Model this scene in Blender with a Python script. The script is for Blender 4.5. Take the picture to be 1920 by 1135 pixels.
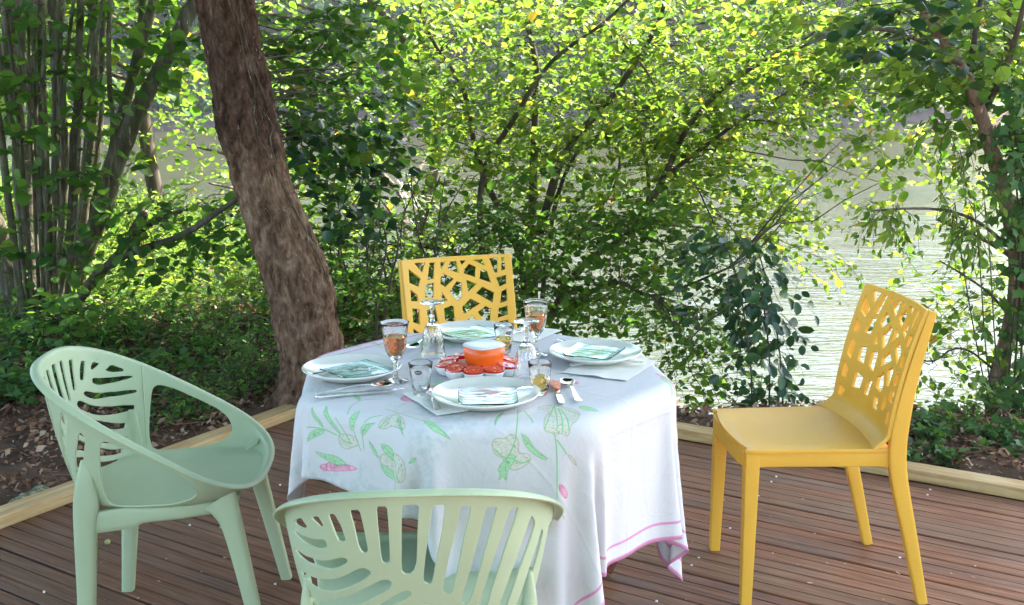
import bpy, math, random
import numpy as np
from mathutils import Vector, Matrix
from mathutils.geometry import delaunay_2d_cdt
rad = math.radians
for o in list(bpy.data.objects): bpy.data.objects.remove(o)
scene = bpy.context.scene
COL = scene.collection
# ---------------------------------------------------------------- camera
CAM_H, PITCH, ROLL, F = 1.4164, 0.1968, -0.0039, 1875.1
cam = bpy.data.cameras.new("camera"); camo = bpy.data.objects.new("camera", cam); COL.objects.link(camo)
cam.sensor_width = 36; cam.lens = 36 * F / 1920; cam.clip_start = .05; cam.clip_end = 600
camo.matrix_world = Matrix.Translation((0, 0, CAM_H)) @ Matrix.Rotation(math.pi / 2 - PITCH, 4, 'X') @ Matrix.Rotation(ROLL, 4, 'Z')
scene.camera = camo
# ---------------------------------------------------------------- light
SUN_EL, SUN_AZ = rad(49), rad(52)          # azimuth measured from +Y (over the river) towards +X
w = bpy.data.worlds.new("World"); scene.world = w; w.use_nodes = True
nt = w.node_tree; nt.nodes.clear()
sk = nt.nodes.new("ShaderNodeTexSky"); sk.sky_type = 'NISHITA'; sk.sun_disc = False
sk.sun_elevation = SUN_EL; sk.sun_rotation = SUN_AZ; sk.air_density = 1.0; sk.dust_density = 1.6; sk.ozone_density = 1.0
bg = nt.nodes.new("ShaderNodeBackground"); bg.inputs[1].default_value = .15
wo = nt.nodes.new("ShaderNodeOutputWorld"); nt.links.new(sk.outputs[0], bg.inputs[0]); nt.links.new(bg.outputs[0], wo.inputs[0])
sun = bpy.data.lights.new("sun", 'SUN'); sun.energy = 4.4; sun.angle = rad(.6); sun.color = (1, .95, .86)
suno = bpy.data.objects.new("sun", sun); COL.objects.link(suno)
sd = Vector((math.sin(SUN_AZ) * math.cos(SUN_EL), math.cos(SUN_AZ) * math.cos(SUN_EL), math.sin(SUN_EL)))
suno.rotation_euler = sd.to_track_quat('Z', 'Y').to_euler(); suno.location = (20, 25, 30)
vs = scene.view_settings; scene.display_settings.display_device = 'sRGB'
vs.view_transform = 'Standard'; vs.look = 'None'; vs.gamma = 1; vs.exposure = 2.88
vs.use_curve_mapping = False
cy = scene.cycles; scene.render.engine = 'CYCLES'
cy.use_denoising = True; cy.max_bounces = 10; cy.diffuse_bounces = 4; cy.glossy_bounces = 4
cy.transmission_bounces = 10; cy.transparent_max_bounces = 8; cy.sample_clamp_indirect = 6; cy.blur_glossy = .5
# ---------------------------------------------------------------- helpers
rng = np.random.default_rng(11)
_fw = np.array([0, math.cos(PITCH), -math.sin(PITCH)]); _up0 = np.array([0, math.sin(PITCH), math.cos(PITCH)])
_rt = np.array([math.cos(ROLL), 0, 0]) + math.sin(ROLL) * _up0; _up = math.cos(ROLL) * _up0 - np.array([math.sin(ROLL), 0, 0])
def at(px, py, Y):
    "the world point seen at a photo position, at distance Y"
    d = _fw + _rt * ((px - 960) / F) - _up * ((py - 567.5) / F)
    return np.array([0, 0, CAM_H]) + d * (Y / d[1])
def on(px, py, z=0.):
    d = _fw + _rt * ((px - 960) / F) - _up * ((py - 567.5) / F)
    return np.array([0, 0, CAM_H]) + d * ((z - CAM_H) / d[2])
def unit(a): return a / (np.linalg.norm(a, axis=-1, keepdims=True) + 1e-9)
def inside(P, poly):
    poly = np.asarray(poly, float); x, y = P[:, 0], P[:, 1]; r = np.zeros(len(P), bool); n = len(poly); j = n - 1
    for i in range(n):
        xi, yi = poly[i]; xj, yj = poly[j]
        c = ((yi > y) != (yj > y)) & (x < (xj - xi) * (y - yi) / (yj - yi + 1e-12) + xi); r ^= c; j = i
    return r
def hashn(ix, iy, iz, seed=0):
    h = (ix * 374761393 + iy * 668265263 + iz * 2147483647 + seed * 1274126177) & 0xffffffff
    h = ((h ^ (h >> 13)) * 1274126177) & 0xffffffff
    return ((h ^ (h >> 16)) & 0xffff) / 65535.
def vnoise(P, scale=1., seed=0, octv=3):
    P = np.asarray(P, float) * scale; out = 0; amp = 1; tot = 0
    for o in range(octv):
        i = np.floor(P).astype(np.int64); f = P - i; f = f * f * (3 - 2 * f); v = 0
        for dx in (0, 1):
            for dy in (0, 1):
                for dz in (0, 1):
                    wgt = (f[..., 0] if dx else 1 - f[..., 0]) * (f[..., 1] if dy else 1 - f[..., 1]) * (f[..., 2] if dz else 1 - f[..., 2])
                    v = v + wgt * hashn(i[..., 0] + dx, i[..., 1] + dy, i[..., 2] + dz, seed + o)
        out = out + v * amp; tot += amp; amp *= .5; P = P * 2.03
    return out / tot
class MB:
    "collects vertices and faces for ONE mesh"
    def __init__(s): s.v = []; s.f = []; s.n = 0; s.a = []; s.m = []
    def add(s, v, faces, rnd=None, mi=0):
        v = np.asarray(v, float).reshape(-1, 3); s.v.append(v)
        if not isinstance(faces, list) or (len(faces) and not isinstance(faces[0], np.ndarray)):
            by = {}
            for f in faces: by.setdefault(len(f), []).append(f)
            faces = [np.array(x) for x in by.values()]
        for f in faces:
            if len(f) == 0: continue
            s.f.append(np.asarray(f) + s.n); k = len(f)
            s.a.append(np.full(k, .5) if rnd is None else (np.full(k, rnd) if np.isscalar(rnd) else np.asarray(rnd)))
            s.m.append(np.full(k, mi))
        s.n += len(v); return s
    def box(s, c, d, rot=None, b=0.):
        x, y, z = np.array(d) / 2.; V = []
        if b <= 0:
            V = np.array([(i * x, j * y, k * z) for k in (-1, 1) for i, j in ((-1, -1), (1, -1), (1, 1), (-1, 1))])
            Fc = [(3, 2, 1, 0), (4, 5, 6, 7), (0, 1, 5, 4), (1, 2, 6, 5), (2, 3, 7, 6), (3, 0, 4, 7)]
        else:
            V = []; R = lambda zz, ex: [(i * (x - ex) + 0, j * (y - ex), zz) for i, j in ((-1, -1), (1, -1), (1, 1), (-1, 1))]
            def ring(zz, ins):
                X, Y = x - ins, y - ins
                return [(-X + b, -Y, zz), (X - b, -Y, zz), (X, -Y + b, zz), (X, Y - b, zz), (X - b, Y, zz), (-X + b, Y, zz), (-X, Y - b, zz), (-X, -Y + b, zz)]
            V = np.array(ring(-z, b * .7) + ring(-z + b, 0) + ring(z - b, 0) + ring(z, b * .7)); Fc = [tuple(range(7, -1, -1)), tuple(range(24, 32))]
            for l in range(3):
                for i in range(8): Fc.append((l * 8 + i, l * 8 + (i + 1) % 8, (l + 1) * 8 + (i + 1) % 8, (l + 1) * 8 + i))
        if rot is not None: V = V @ np.array(rot).T
        return s.add(V + np.array(c), Fc)
    def build(s, name, mat, parent=None, smooth=True, world=True, sharp=None):
        V = np.concatenate(s.v) if s.v else np.zeros((0, 3))
        if parent is not None and world: V = V - np.array(WLOC[parent.name])
        me = bpy.data.meshes.new(name); nv = len(V); me.vertices.add(nv); me.vertices.foreach_set("co", V.ravel())
        lt = np.concatenate([np.full(len(f), f.shape[1]) for f in s.f]); lv = np.concatenate([f.ravel() for f in s.f])
        me.loops.add(len(lv)); me.loops.foreach_set("vertex_index", lv.astype(np.int32)); me.polygons.add(len(lt))
        me.polygons.foreach_set("loop_start", np.concatenate([[0], np.cumsum(lt)[:-1]]).astype(np.int32)); me.polygons.foreach_set("loop_total", lt.astype(np.int32))
        me.polygons.foreach_set("use_smooth", np.full(len(lt), smooth))
        mi = np.concatenate(s.m)
        mats = mat if isinstance(mat, (list, tuple)) else [mat]
        for m in mats: me.materials.append(m)
        if mi.any(): me.polygons.foreach_set("material_index", mi.astype(np.int32))
        at_ = me.attributes.new("rnd", 'FLOAT', 'FACE'); at_.data.foreach_set("value", np.concatenate(s.a).astype(np.float32))
        me.update(calc_edges=True)
        if sharp and smooth: me.set_sharp_from_angle(angle=rad(sharp))
        o = bpy.data.objects.new(name, me); COL.objects.link(o)
        if parent is not None: o.parent = parent
        return o
WLOC = {}
def thing(name, label, cat, loc=(0, 0, 0), rotz=0, group=None, kind=None):
    o = bpy.data.objects.new(name, None); COL.objects.link(o); o.location = [float(x) for x in loc]; o.rotation_euler = (0, 0, rotz)
    o.empty_display_size = .1; WLOC[o.name] = tuple(float(x) for x in loc)
    o['label'] = label
    if cat: o['category'] = cat
    if group: o['group'] = group
    if kind: o['kind'] = kind
    return o
def tag(o, label, cat=None, group=None, kind=None):
    o['label'] = label
    if cat: o['category'] = cat
    if group: o['group'] = group
    if kind: o['kind'] = kind
    return o
def dup(root, loc, rotz, label):
    r = root.copy(); COL.objects.link(r); r.location = loc; r.rotation_euler = (0, 0, rotz); r['label'] = label; WLOC[r.name] = tuple(loc)
    def rec(src, dst):
        for ch in list(src.children):
            c = ch.copy(); COL.objects.link(c); c.parent = dst; rec(ch, c)
    rec(root, r); return r
def tube(mb, pts, radii, k=8, caps=True, rnd=None, mi=0):
    "one tapered tube"
    P = np.asarray(pts, float); R = np.broadcast_to(np.asarray(radii, float), (len(P),))
    T = unit(np.gradient(P, axis=0)); ref = np.array([0, 0, 1.]) if abs(T[0][2]) < .9 else np.array([1., 0, 0])
    V = []; n = unit(np.cross(T[0], ref))
    for i in range(len(P)):
        n = unit(n - T[i] * (n @ T[i])); b = np.cross(T[i], n)
        for j in range(k):
            a = 2 * math.pi * j / k; V.append(P[i] + R[i] * (math.cos(a) * n + math.sin(a) * b))
    Fc = [(i * k + j, i * k + (j + 1) % k, (i + 1) * k + (j + 1) % k, (i + 1) * k + j) for i in range(len(P) - 1) for j in range(k)]
    if caps: Fc += [tuple(range(k))[::-1], tuple(range((len(P) - 1) * k, len(P) * k))]
    mb.add(V, Fc, rnd, mi); return mb
def tubes(mb, P, R, k=3, rnd=None):
    "many thin tubes: P (S,m,3) R (S,m)"
    S, m = P.shape[:2]
    T = unit(np.gradient(P, axis=1)); ref = np.array([.31, .17, .93]); n = unit(np.cross(T, ref)); b = np.cross(T, n)
    a = 2 * math.pi * np.arange(k) / k
    V = P[:, :, None] + R[:, :, None, None] * (np.cos(a)[None, None, :, None] * n[:, :, None] + np.sin(a)[None, None, :, None] * b[:, :, None])
    idx = np.arange(S * m * k).reshape(S, m, k); q = np.stack([idx[:, :-1], np.roll(idx, -1, 2)[:, :-1], np.roll(idx, -1, 2)[:, 1:], idx[:, 1:]], -1).reshape(-1, 4)
    mb.add(V.reshape(-1, 3), [q], rnd); return mb
def lathe(mb, prof, seg=32, c=(0, 0, 0), rfun=None, mi=0, close=True, rnd=None):
    prof = np.asarray(prof, float); n = len(prof); a = 2 * math.pi * np.arange(seg) / seg
    V = np.zeros((n, seg, 3)); r = prof[:, 0][:, None] * np.ones(seg)
    if rfun is not None: r = r * rfun(prof[:, 1][:, None], a[None, :])
    V[..., 0] = r * np.cos(a); V[..., 1] = r * np.sin(a); V[..., 2] = prof[:, 1][:, None]
    Fc = [(i * seg + j, i * seg + (j + 1) % seg, (i + 1) * seg + (j + 1) % seg, (i + 1) * seg + j) for i in range(n - 1) for j in range(seg)]
    mb.add(V.reshape(-1, 3) + np.array(c), Fc, rnd, mi); return mb
def densify(poly, h):
    out = []; n = len(poly)
    for i in range(n):
        a = np.array(poly[i], float); b = np.array(poly[(i + 1) % n], float); k = max(1, int(math.ceil(np.linalg.norm(b - a) / h)))
        for t in range(k): out.append(a + (b - a) * t / k)
    return out
def chaikin(poly, n=2, cut=.25, closed=True):
    P = [np.array(p, float) for p in poly]
    for _ in range(n):
        Q = []; m = len(P)
        for i in range(m if closed else m - 1):
            a, b = P[i], P[(i + 1) % m]; Q += [a + (b - a) * cut, b - (b - a) * cut]
        if not closed: Q = [P[0]] + Q + [P[-1]]
        P = Q
    return P
def perforated(mb, outer, holes, h, mapper, thick, metric=(1, 1), round_edge=True):
    "a sheet with real holes: triangulated in 2D, mapped to 3D and given thickness"
    mt = np.array(metric, float); outs = [np.array(densify([np.array(p) * mt for p in outer], h))] + [np.array(densify([np.array(p) * mt for p in q], h)) for q in holes]
    verts = []; edges = []
    for L in outs:
        n0 = len(verts); verts += [Vector(p) for p in L]; edges += [(n0 + i, n0 + (i + 1) % len(L)) for i in range(len(L))]
    B = np.concatenate(outs); lo, hi = B.min(0), B.max(0)
    gx, gy = np.meshgrid(np.arange(lo[0] + h / 2, hi[0], h), np.arange(lo[1] + h / 2, hi[1], h)); G = np.stack([gx.ravel(), gy.ravel()], 1)
    m = inside(G, outs[0])
    for L in outs[1:]: m &= ~inside(G, L)
    G = G[m]
    if len(G):
        d = np.full(len(G), 9e9)
        for i in range(0, len(B), 400): d = np.minimum(d, ((G[:, None] - B[None, i:i + 400]) ** 2).sum(2).min(1))
        G = G[d > (h * .5) ** 2]
    verts += [Vector(p) for p in G]
    res = delaunay_2d_cdt(verts, edges, [], 0, 1e-7)
    V2 = np.array([tuple(v) for v in res[0]]); T = np.array([f for f in res[2] if len(f) == 3]); C = V2[T].mean(1)
    m = inside(C, outs[0])
    for L in outs[1:]: m &= ~inside(C, L)
    T = T[m]; Q = V2 / mt
    A = mapper(Q); e = 1e-3
    du = mapper(Q + np.array([e, 0])) - mapper(Q - np.array([e, 0])); dv = mapper(Q + np.array([0, e])) - mapper(Q - np.array([0, e]))
    N = unit(np.cross(du, dv)); th = thick(Q) if callable(thick) else thick
    Bk = A - N * (th[:, None] if hasattr(th, '__len__') else th); n = len(A)
    ed = {}
    for t in T:
        for a, b in ((t[0], t[1]), (t[1], t[2]), (t[2], t[0])): ed[(a, b)] = 1
    be = [(a, b) for (a, b) in ed if (b, a) not in ed]
    # a small rounding: the two faces stop short of the rim, a mid line bulges out
    bn = np.zeros((n, 3)); on_ = np.zeros(n, bool)
    for a, b in be:
        tdir = A[b] - A[a]; o = np.cross(tdir, N[a]); l = np.linalg.norm(o) + 1e-12; bn[a] += o / l; bn[b] += o / l; on_[a] = on_[b] = True
    bn = unit(bn); bi = np.where(on_)[0]; mp = -np.ones(n, int); mp[bi] = np.arange(len(bi))
    tt = th[bi] if hasattr(th, '__len__') else np.full(len(bi), th); r = np.minimum(tt * .3, .0022)[:, None]; r2 = np.minimum(r, .0008)
    F1 = A[bi] - bn[bi] * 0; M1 = A[bi] - N[bi] * r + bn[bi] * r2; M2 = Bk[bi] + N[bi] * r + bn[bi] * r2
    V = np.concatenate([A, Bk, M1, M2]); k = len(bi)
    q = []
    for a, b in be:
        ma, mb_ = mp[a], mp[b]
        q += [(b, a, 2 * n + ma, 2 * n + mb_), (2 * n + mb_, 2 * n + ma, 2 * n + k + ma, 2 * n + k + mb_), (2 * n + k + mb_, 2 * n + k + ma, n + a, n + b)]
    mb.add(V, [T, (T + n)[:, ::-1], np.array(q)]); return mb
# ---------------------------------------------------------------- materials
def mat(name, base=(.5, .5, .5), rough=.5, spec=.5, metal=0., trans=0., ior=1.45, coat=0., **kw):
    m = bpy.data.materials.new(name); m.use_nodes = True; b = m.node_tree.nodes["Principled BSDF"]
    b.inputs['Base Color'].default_value = (*base, 1); b.inputs['Roughness'].default_value = rough
    b.inputs['Specular IOR Level'].default_value = spec; b.inputs['Metallic'].default_value = metal
    b.inputs['Transmission Weight'].default_value = trans; b.inputs['IOR'].default_value = ior; b.inputs['Coat Weight'].default_value = coat
    m['b'] = 1; return m
class NG:
    def __init__(s, m): s.m = m; s.t = m.node_tree; s.b = s.t.nodes["Principled BSDF"]
    def n(s, typ, **kw):
        x = s.t.nodes.new("ShaderNode" + typ)
        for k, v in kw.items():
            if k.startswith('i_'):
                key = k[2:].replace('_', ' '); x.inputs[int(key) if key.isdigit() else key].default_value = v
            else: setattr(x, k, v)
        return x
    def l(s, a, b): s.t.links.new(a, b)
    def ramp(s, fac, stops, interp='LINEAR'):
        r = s.t.nodes.new("ShaderNodeValToRGB"); r.color_ramp.interpolation = interp; e = r.color_ramp.elements
        while len(e) < len(stops): e.new(.5)
        for i, (p, c) in enumerate(stops): e[i].position = p; e[i].color = (*c, 1) if len(c) == 3 else c
        s.l(fac, r.inputs[0]); return r.outputs[0]
    def noise(s, scale, detail=4, rough=.55, vec=None, dist=0):
        x = s.n("TexNoise"); x.inputs['Scale'].default_value = scale; x.inputs['Detail'].default_value = detail; x.inputs['Roughness'].default_value = rough; x.inputs['Distortion'].default_value = dist
        if vec is not None: s.l(vec, x.inputs['Vector'])
        return x.outputs['Fac']
    def coord(s, kind='Object', scale=(1, 1, 1), rot=(0, 0, 0), loc=(0, 0, 0)):
        c = s.n("TexCoord"); mp = s.n("Mapping"); mp.inputs['Scale'].default_value = scale; mp.inputs['Rotation'].default_value = rot; mp.inputs['Location'].default_value = loc
        s.l(c.outputs[kind], mp.inputs['Vector']); return mp.outputs[0]
    def mix(s, f, a, b, typ='MIX'):
        x = s.n("MixRGB", blend_type=typ)
        for i, v in enumerate((f, a, b)):
            if hasattr(v, 'is_output'): s.l(v, x.inputs[i])
            elif isinstance(v, (int, float)): x.inputs[i].default_value = v
            else: x.inputs[i].default_value = (*v, 1)
        return x.outputs[0]
    def math(s, op, a, b=0., c=0.):
        x = s.n("Math", operation=op)
        for i, v in enumerate((a, b, c)):
            if hasattr(v, 'is_output'): s.l(v, x.inputs[i])
            else: x.inputs[i].default_value = v
        return x.outputs[0]
    def bump(s, h, strength=.3, dist=.01):
        x = s.n("Bump"); x.inputs['Strength'].default_value = strength; x.inputs['Distance'].default_value = dist; s.l(h, x.inputs['Height']); s.l(x.outputs[0], s.b.inputs['Normal']); return x
    def col(s, c): s.l(c, s.b.inputs['Base Color'])
def plastic(name, base, rough=.42, grain=.12):
    m = mat(name, base, rough, .45); g = NG(m); v = g.coord()
    n1 = g.noise(900, 2, .5, v); n2 = g.noise(6, 4, .6, v)
    g.bump(n1, grain, .0006); c = g.mix(g.ramp(n2, [(.35, (0, 0, 0)), (.75, (1, 1, 1))]), tuple(x * .93 for x in base), tuple(min(1, x * 1.04) for x in base)); g.col(c)
    g.l(g.math('MULTIPLY_ADD', n2, .18, rough - .09), g.b.inputs['Roughness']); return m
M_GREEN = plastic("sage_green_plastic", (.40, .47, .30), .45)
M_YELLOW = plastic("mustard_plastic", (.80, .43, .055), .42)
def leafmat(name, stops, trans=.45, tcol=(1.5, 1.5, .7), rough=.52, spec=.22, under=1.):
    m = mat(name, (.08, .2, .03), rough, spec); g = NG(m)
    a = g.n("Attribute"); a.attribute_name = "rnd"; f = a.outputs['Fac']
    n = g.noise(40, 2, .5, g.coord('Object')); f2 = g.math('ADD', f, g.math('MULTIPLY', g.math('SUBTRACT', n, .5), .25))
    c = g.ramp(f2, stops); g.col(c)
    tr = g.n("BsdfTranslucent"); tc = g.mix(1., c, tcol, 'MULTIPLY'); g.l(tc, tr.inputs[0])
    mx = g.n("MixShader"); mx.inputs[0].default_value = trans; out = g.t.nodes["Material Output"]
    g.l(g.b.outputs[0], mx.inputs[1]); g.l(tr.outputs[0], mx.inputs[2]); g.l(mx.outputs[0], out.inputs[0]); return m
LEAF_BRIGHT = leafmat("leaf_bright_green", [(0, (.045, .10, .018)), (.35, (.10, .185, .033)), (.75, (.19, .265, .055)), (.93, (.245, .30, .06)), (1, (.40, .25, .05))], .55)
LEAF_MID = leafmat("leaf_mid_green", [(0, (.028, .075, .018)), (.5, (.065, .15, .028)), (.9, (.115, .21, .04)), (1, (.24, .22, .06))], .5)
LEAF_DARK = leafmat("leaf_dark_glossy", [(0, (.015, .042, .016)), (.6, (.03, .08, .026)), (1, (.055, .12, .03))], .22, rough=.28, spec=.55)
LEAF_IVY = leafmat("ivy_leaf", [(0, (.035, .085, .027)), (.6, (.075, .16, .045)), (.92, (.11, .20, .055)), (1, (.2, .2, .06))], .3)
LEAF_HERB = leafmat("herb_leaf", [(0, (.06, .135, .035)), (.5, (.115, .235, .05)), (1, (.20, .31, .065))], .55)
LEAF_FAR = leafmat("far_foliage", [(0, (.07, .12, .05)), (.5, (.115, .18, .075)), (1, (.18, .24, .10))], .5)
DEAD = leafmat("dead_leaf", [(0, (.07, .036, .022)), (.35, (.21, .11, .066)), (.7, (.38, .22, .14)), (1, (.58, .42, .29))], .1, (1, .8, .6), .7, .2)
def bark(name, c0, c1, c2, sc=1., moss=0.):
    m = mat(name, c1, .85, .2); g = NG(m); v = g.coord('Object', (6 * sc, 6 * sc, 1.3 * sc)); v2 = g.coord('Object')
    n = g.noise(4, 8, .65, v, .6); n2 = g.noise(3.2, 4, .6, v2); fine = g.noise(60, 4, .6, v2)
    c = g.ramp(n, [(.3, c0), (.5, c1), (.72, c2)])
    pale = g.ramp(g.noise(22, 2, .5, g.coord('Object', (2.2, 2.2, .5))), [(.66, (0, 0, 0)), (.72, (1, 1, 1))])
    c = g.mix(pale, c, tuple(min(1, x * 1.8) for x in c2)) if sc > .5 else c
    if moss: c = g.mix(g.ramp(n2, [(.52, (0, 0, 0)), (.66, (1, 1, 1))]), c, (.05, .075, .02))
    g.col(c); h = g.math('ADD', n, g.math('MULTIPLY', fine, .3)); g.bump(h, .8, .02); return m
BARK_BIG = bark("brown_fissured_bark", (.028, .017, .012), (.085, .052, .036), (.20, .135, .10))
BARK_HAZEL = bark("grey_green_hazel_bark", (.05, .045, .028), (.115, .10, .065), (.22, .20, .145), 1., 1)
BARK_TWIG = bark("dark_twig_bark", (.035, .026, .019), (.085, .066, .048), (.19, .155, .12), .4)
BARK_PALE = bark("pale_bare_bark", (.10, .06, .04), (.22, .14, .095), (.38, .27, .19))
BLEACH = mat("bleached_dead_wood", (.5, .47, .43), .8)
FARTRUNK = mat("far_trunk", (.06, .045, .035), .9)
# deck timber
def deckmat():
    m = mat("weathered_hardwood", (.12, .06, .045), .5, .16); g = NG(m); oi = g.n("ObjectInfo")
    tc = g.n("TexCoord"); off = g.n("VectorMath", operation='ADD'); g.l(tc.outputs['Object'], off.inputs[0])
    cb = g.n("CombineXYZ"); g.l(g.math('MULTIPLY', oi.outputs['Random'], 37.), cb.inputs[0]); g.l(g.math('MULTIPLY', oi.outputs['Random'], 11.), cb.inputs[2]); g.l(cb.outputs[0], off.inputs[1])
    mp = g.n("Mapping"); mp.inputs['Scale'].default_value = (.9, 26, 6); g.l(off.outputs[0], mp.inputs['Vector'])
    mp2 = g.n("Mapping"); mp2.inputs['Scale'].default_value = (.5, 2.2, 1); g.l(off.outputs[0], mp2.inputs['Vector'])
    st = g.noise(5, 6, .65, mp.outputs[0], .3); bl = g.noise(2.4, 5, .6, mp2.outputs[0])
    c = g.ramp(st, [(.25, (.055, .026, .018)), (.5, (.155, .077, .053)), (.75, (.26, .15, .105))])
    red = g.mix(g.ramp(bl, [(.36, (0, 0, 0)), (.56, (1, 1, 1))]), c, g.ramp(st, [(.25, (.09, .030, .015)), (.55, (.28, .11, .055)), (.8, (.42, .21, .12))]))
    grey = g.ramp(st, [(.25, (.095, .048, .028)), (.6, (.27, .155, .092)), (.8, (.40, .26, .17))])
    rr = g.ramp(oi.outputs['Random'], [(0, (.12, .12, .12)), (.33, (.75, .75, .75)), (.5, (.0, .0, .0)), (.72, (.55, .55, .55)), (1, (.25, .25, .25))])
    wear = g.ramp(g.noise(1.6, 6, .62, off.outputs[0]), [(.42, (0, 0, 0)), (.68, (1, 1, 1))])
    c2 = g.mix(g.mix(.6, rr, wear), red, grey)
    # the part by the left edge is greyer and darker brown
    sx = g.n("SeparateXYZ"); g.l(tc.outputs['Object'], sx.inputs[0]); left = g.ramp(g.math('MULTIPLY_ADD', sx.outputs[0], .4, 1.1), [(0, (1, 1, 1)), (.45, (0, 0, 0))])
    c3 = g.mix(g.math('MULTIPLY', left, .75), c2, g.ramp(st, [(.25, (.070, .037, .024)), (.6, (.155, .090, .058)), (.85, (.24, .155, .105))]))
    g.col(c3); g.l(g.ramp(bl, [(.3, (.38, .38, .38)), (.7, (.62, .62, .62))]), g.b.inputs['Roughness'])
    g.bump(g.math('ADD', st, g.noise(120, 3, .6, off.outputs[0])), .35, .0012); return m
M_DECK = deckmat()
def pine():
    m = mat("treated_pine", (.5, .33, .15), .65, .3); g = NG(m); v = g.coord('Object', (1.2, 18, 18))
    st = g.noise(3, 5, .6, v, .8); n = g.noise(3, 4, .6, g.coord())
    c = g.mix(g.ramp(n, [(.4, (0, 0, 0)), (.7, (1, 1, 1))]), g.ramp(st, [(.3, (.33, .18, .065)), (.7, (.56, .37, .17))]), g.ramp(st, [(.3, (.42, .29, .13)), (.7, (.62, .48, .27))]))
    k = g.n("TexVoronoi"); k.inputs['Scale'].default_value = 2.1; g.l(g.coord('Object', (1, 3.2, 3.2)), k.inputs['Vector'])
    c = g.mix(g.ramp(k.outputs['Distance'], [(.04, (1, 1, 1)), (.09, (0, 0, 0))]), c, (.16, .07, .03))
    g.col(c); g.bump(st, .3, .002); return m
M_PINE = pine()
M_REDWOOD = mat("dark_red_table_wood", (.12, .028, .016), .4, .5); _g = NG(M_REDWOOD); _s = _g.noise(6, 5, .6, _g.coord('Object', (2, 20, 20))); _g.col(_g.ramp(_s, [(.3, (.07, .015, .01)), (.7, (.17, .045, .026))]))
M_STEEL = mat("polished_steel", (.72, .71, .69), .12, .5, 1.)
M_DARKSTEEL = mat("dark_handle", (.03, .03, .032), .3)
M_SCREW = mat("screw_head", (.75, .74, .72), .3, .5, .6)
M_PLATE = mat("cream_stoneware", (.70, .68, .61), .16, .5, coat=.4)
_g = NG(M_PLATE); _g.col(_g.ramp(_g.noise(14, 4, .6, _g.coord()), [(.3, (.66, .64, .57)), (.7, (.73, .71, .64))]))
M_CHINA = mat("white_china", (.80, .79, .76), .15, .5, coat=.5)
M_GLASS = mat("clear_glass", (1, 1, 1), 0., .5, 0, 1., 1.45)
M_AQUA = mat("aqua_glass", (.74, .96, .92), .01, .6, 0, 1., 1.46)
_g = NG(M_AQUA); _v = _g.coord('Object', (12, 55, 1)); _g.bump(_g.noise(1.6, 3, .5, _v, 1.2), .1, .002)
M_ROSE = mat("rose_wine", (.90, .36, .20), 0., .5, 0, 1., 1.34)
M_AMBER = mat("amber_drink", (.95, .62, .16), 0., .5, 0, 1., 1.34)
M_ORANGE = mat("orange_enamel", (.85, .12, .004), .22, .35, coat=.15)
_g = NG(M_ORANGE); _g.col(_g.ramp(_g.noise(8, 3, .6, _g.coord()), [(.3, (.78, .085, .003)), (.7, (.90, .15, .006))]))
M_LID = mat("white_lid", (.66, .66, .64), .3)
M_TOM = mat("tomato_skin", (.62, .02, .012), .2, .4, coat=.2)
M_TOMCUT = mat("tomato_flesh", (.68, .09, .05), .2, .5, coat=.6)
_g = NG(M_TOMCUT); _v = _g.n("TexVoronoi"); _v.inputs['Scale'].default_value = 120; _g.l(_g.coord(), _v.inputs['Vector'])
_g.col(_g.ramp(_v.outputs['Distance'], [(.15, (.80, .50, .24)), (.32, (.66, .05, .03)), (.8, (.72, .12, .07))])); _g.bump(_v.outputs['Distance'], .6, .002)
M_SALMON = mat("salmon_spread", (.72, .20, .07), .4); _g = NG(M_SALMON); _g.col(_g.ramp(_g.noise(160, 4, .7, _g.coord()), [(.35, (.45, .08, .03)), (.6, (.80, .28, .10)), (.8, (.85, .5, .3))])); _g.bump(_g.noise(200, 3, .6, _g.coord()), .8, .003)
M_NAP = mat("cream_paper_napkin", (.76, .74, .68), .9, .1); _g = NG(M_NAP); _g.bump(_g.noise(500, 2, .5, _g.coord()), .3, .0006)
M_BLACK = mat("black_print", (.02, .02, .025), .4); M_WHITE = mat("white_print", (.85, .85, .85), .4)
# ---------------------------------------------------------------- ground
A_ = -.5486; UX = np.array([math.cos(A_), math.sin(A_)]); NX = np.array([-math.sin(A_), math.cos(A_)])
def un(u, n, z=0.): p = UX * u + NX * n; return np.array([p[0], p[1], z])
WATER_Z = -1.3
def edge_n(u): return np.interp(u, [-14, -9, -4.6, -3.7, -3.3, -1.75, -1.55, -1.2, -.8, -.4, .5, 5], [8., 7.2, 5.5, 4.55, 4.3, 4.12, 4.14, 4.5, 4.7, 4.86, 5., 5.3]) + .03 * np.sin(u * 1.7) + .03 * np.sin(u * 3.9 + 1)
def ground_z(x, y):
    x = np.asarray(x, float); y = np.asarray(y, float); u = x * UX[0] + y * UX[1]; n = x * NX[0] + y * NX[1]
    P = np.stack([x, y, x * 0], -1)
    z = .02 + .05 * (vnoise(P, 1.3, 3, 3) - .5) + .015 * (vnoise(P, 9., 5, 2) - .5)
    out = np.clip(np.maximum(-(u + 3.25), n - 3.95), -1, 3)
    z = z + .10 * np.clip(-(u + 3.3), 0, 1.2) ** 1.2
    z = np.where((out < .05), np.minimum(z, -.02), z)
    z = np.where((out < -.10), -.35, z)
    s = np.clip((n - edge_n(u)) / 1.9, 0, 1)
    z = z - s * s * (3 - 2 * s) * 2.2 - np.clip(n - edge_n(u) - 1.9, 0, 2) * .5
    far = np.clip((y - 112) / 5, 0, 1); z = np.where(y > 60, -3.5 + far * far * (3 - 2 * far) * 4.3 + np.clip(y - 118, 0, 400) * .42 * np.clip((y - 118) / 30, .2, 1), z)
    return z
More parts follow.
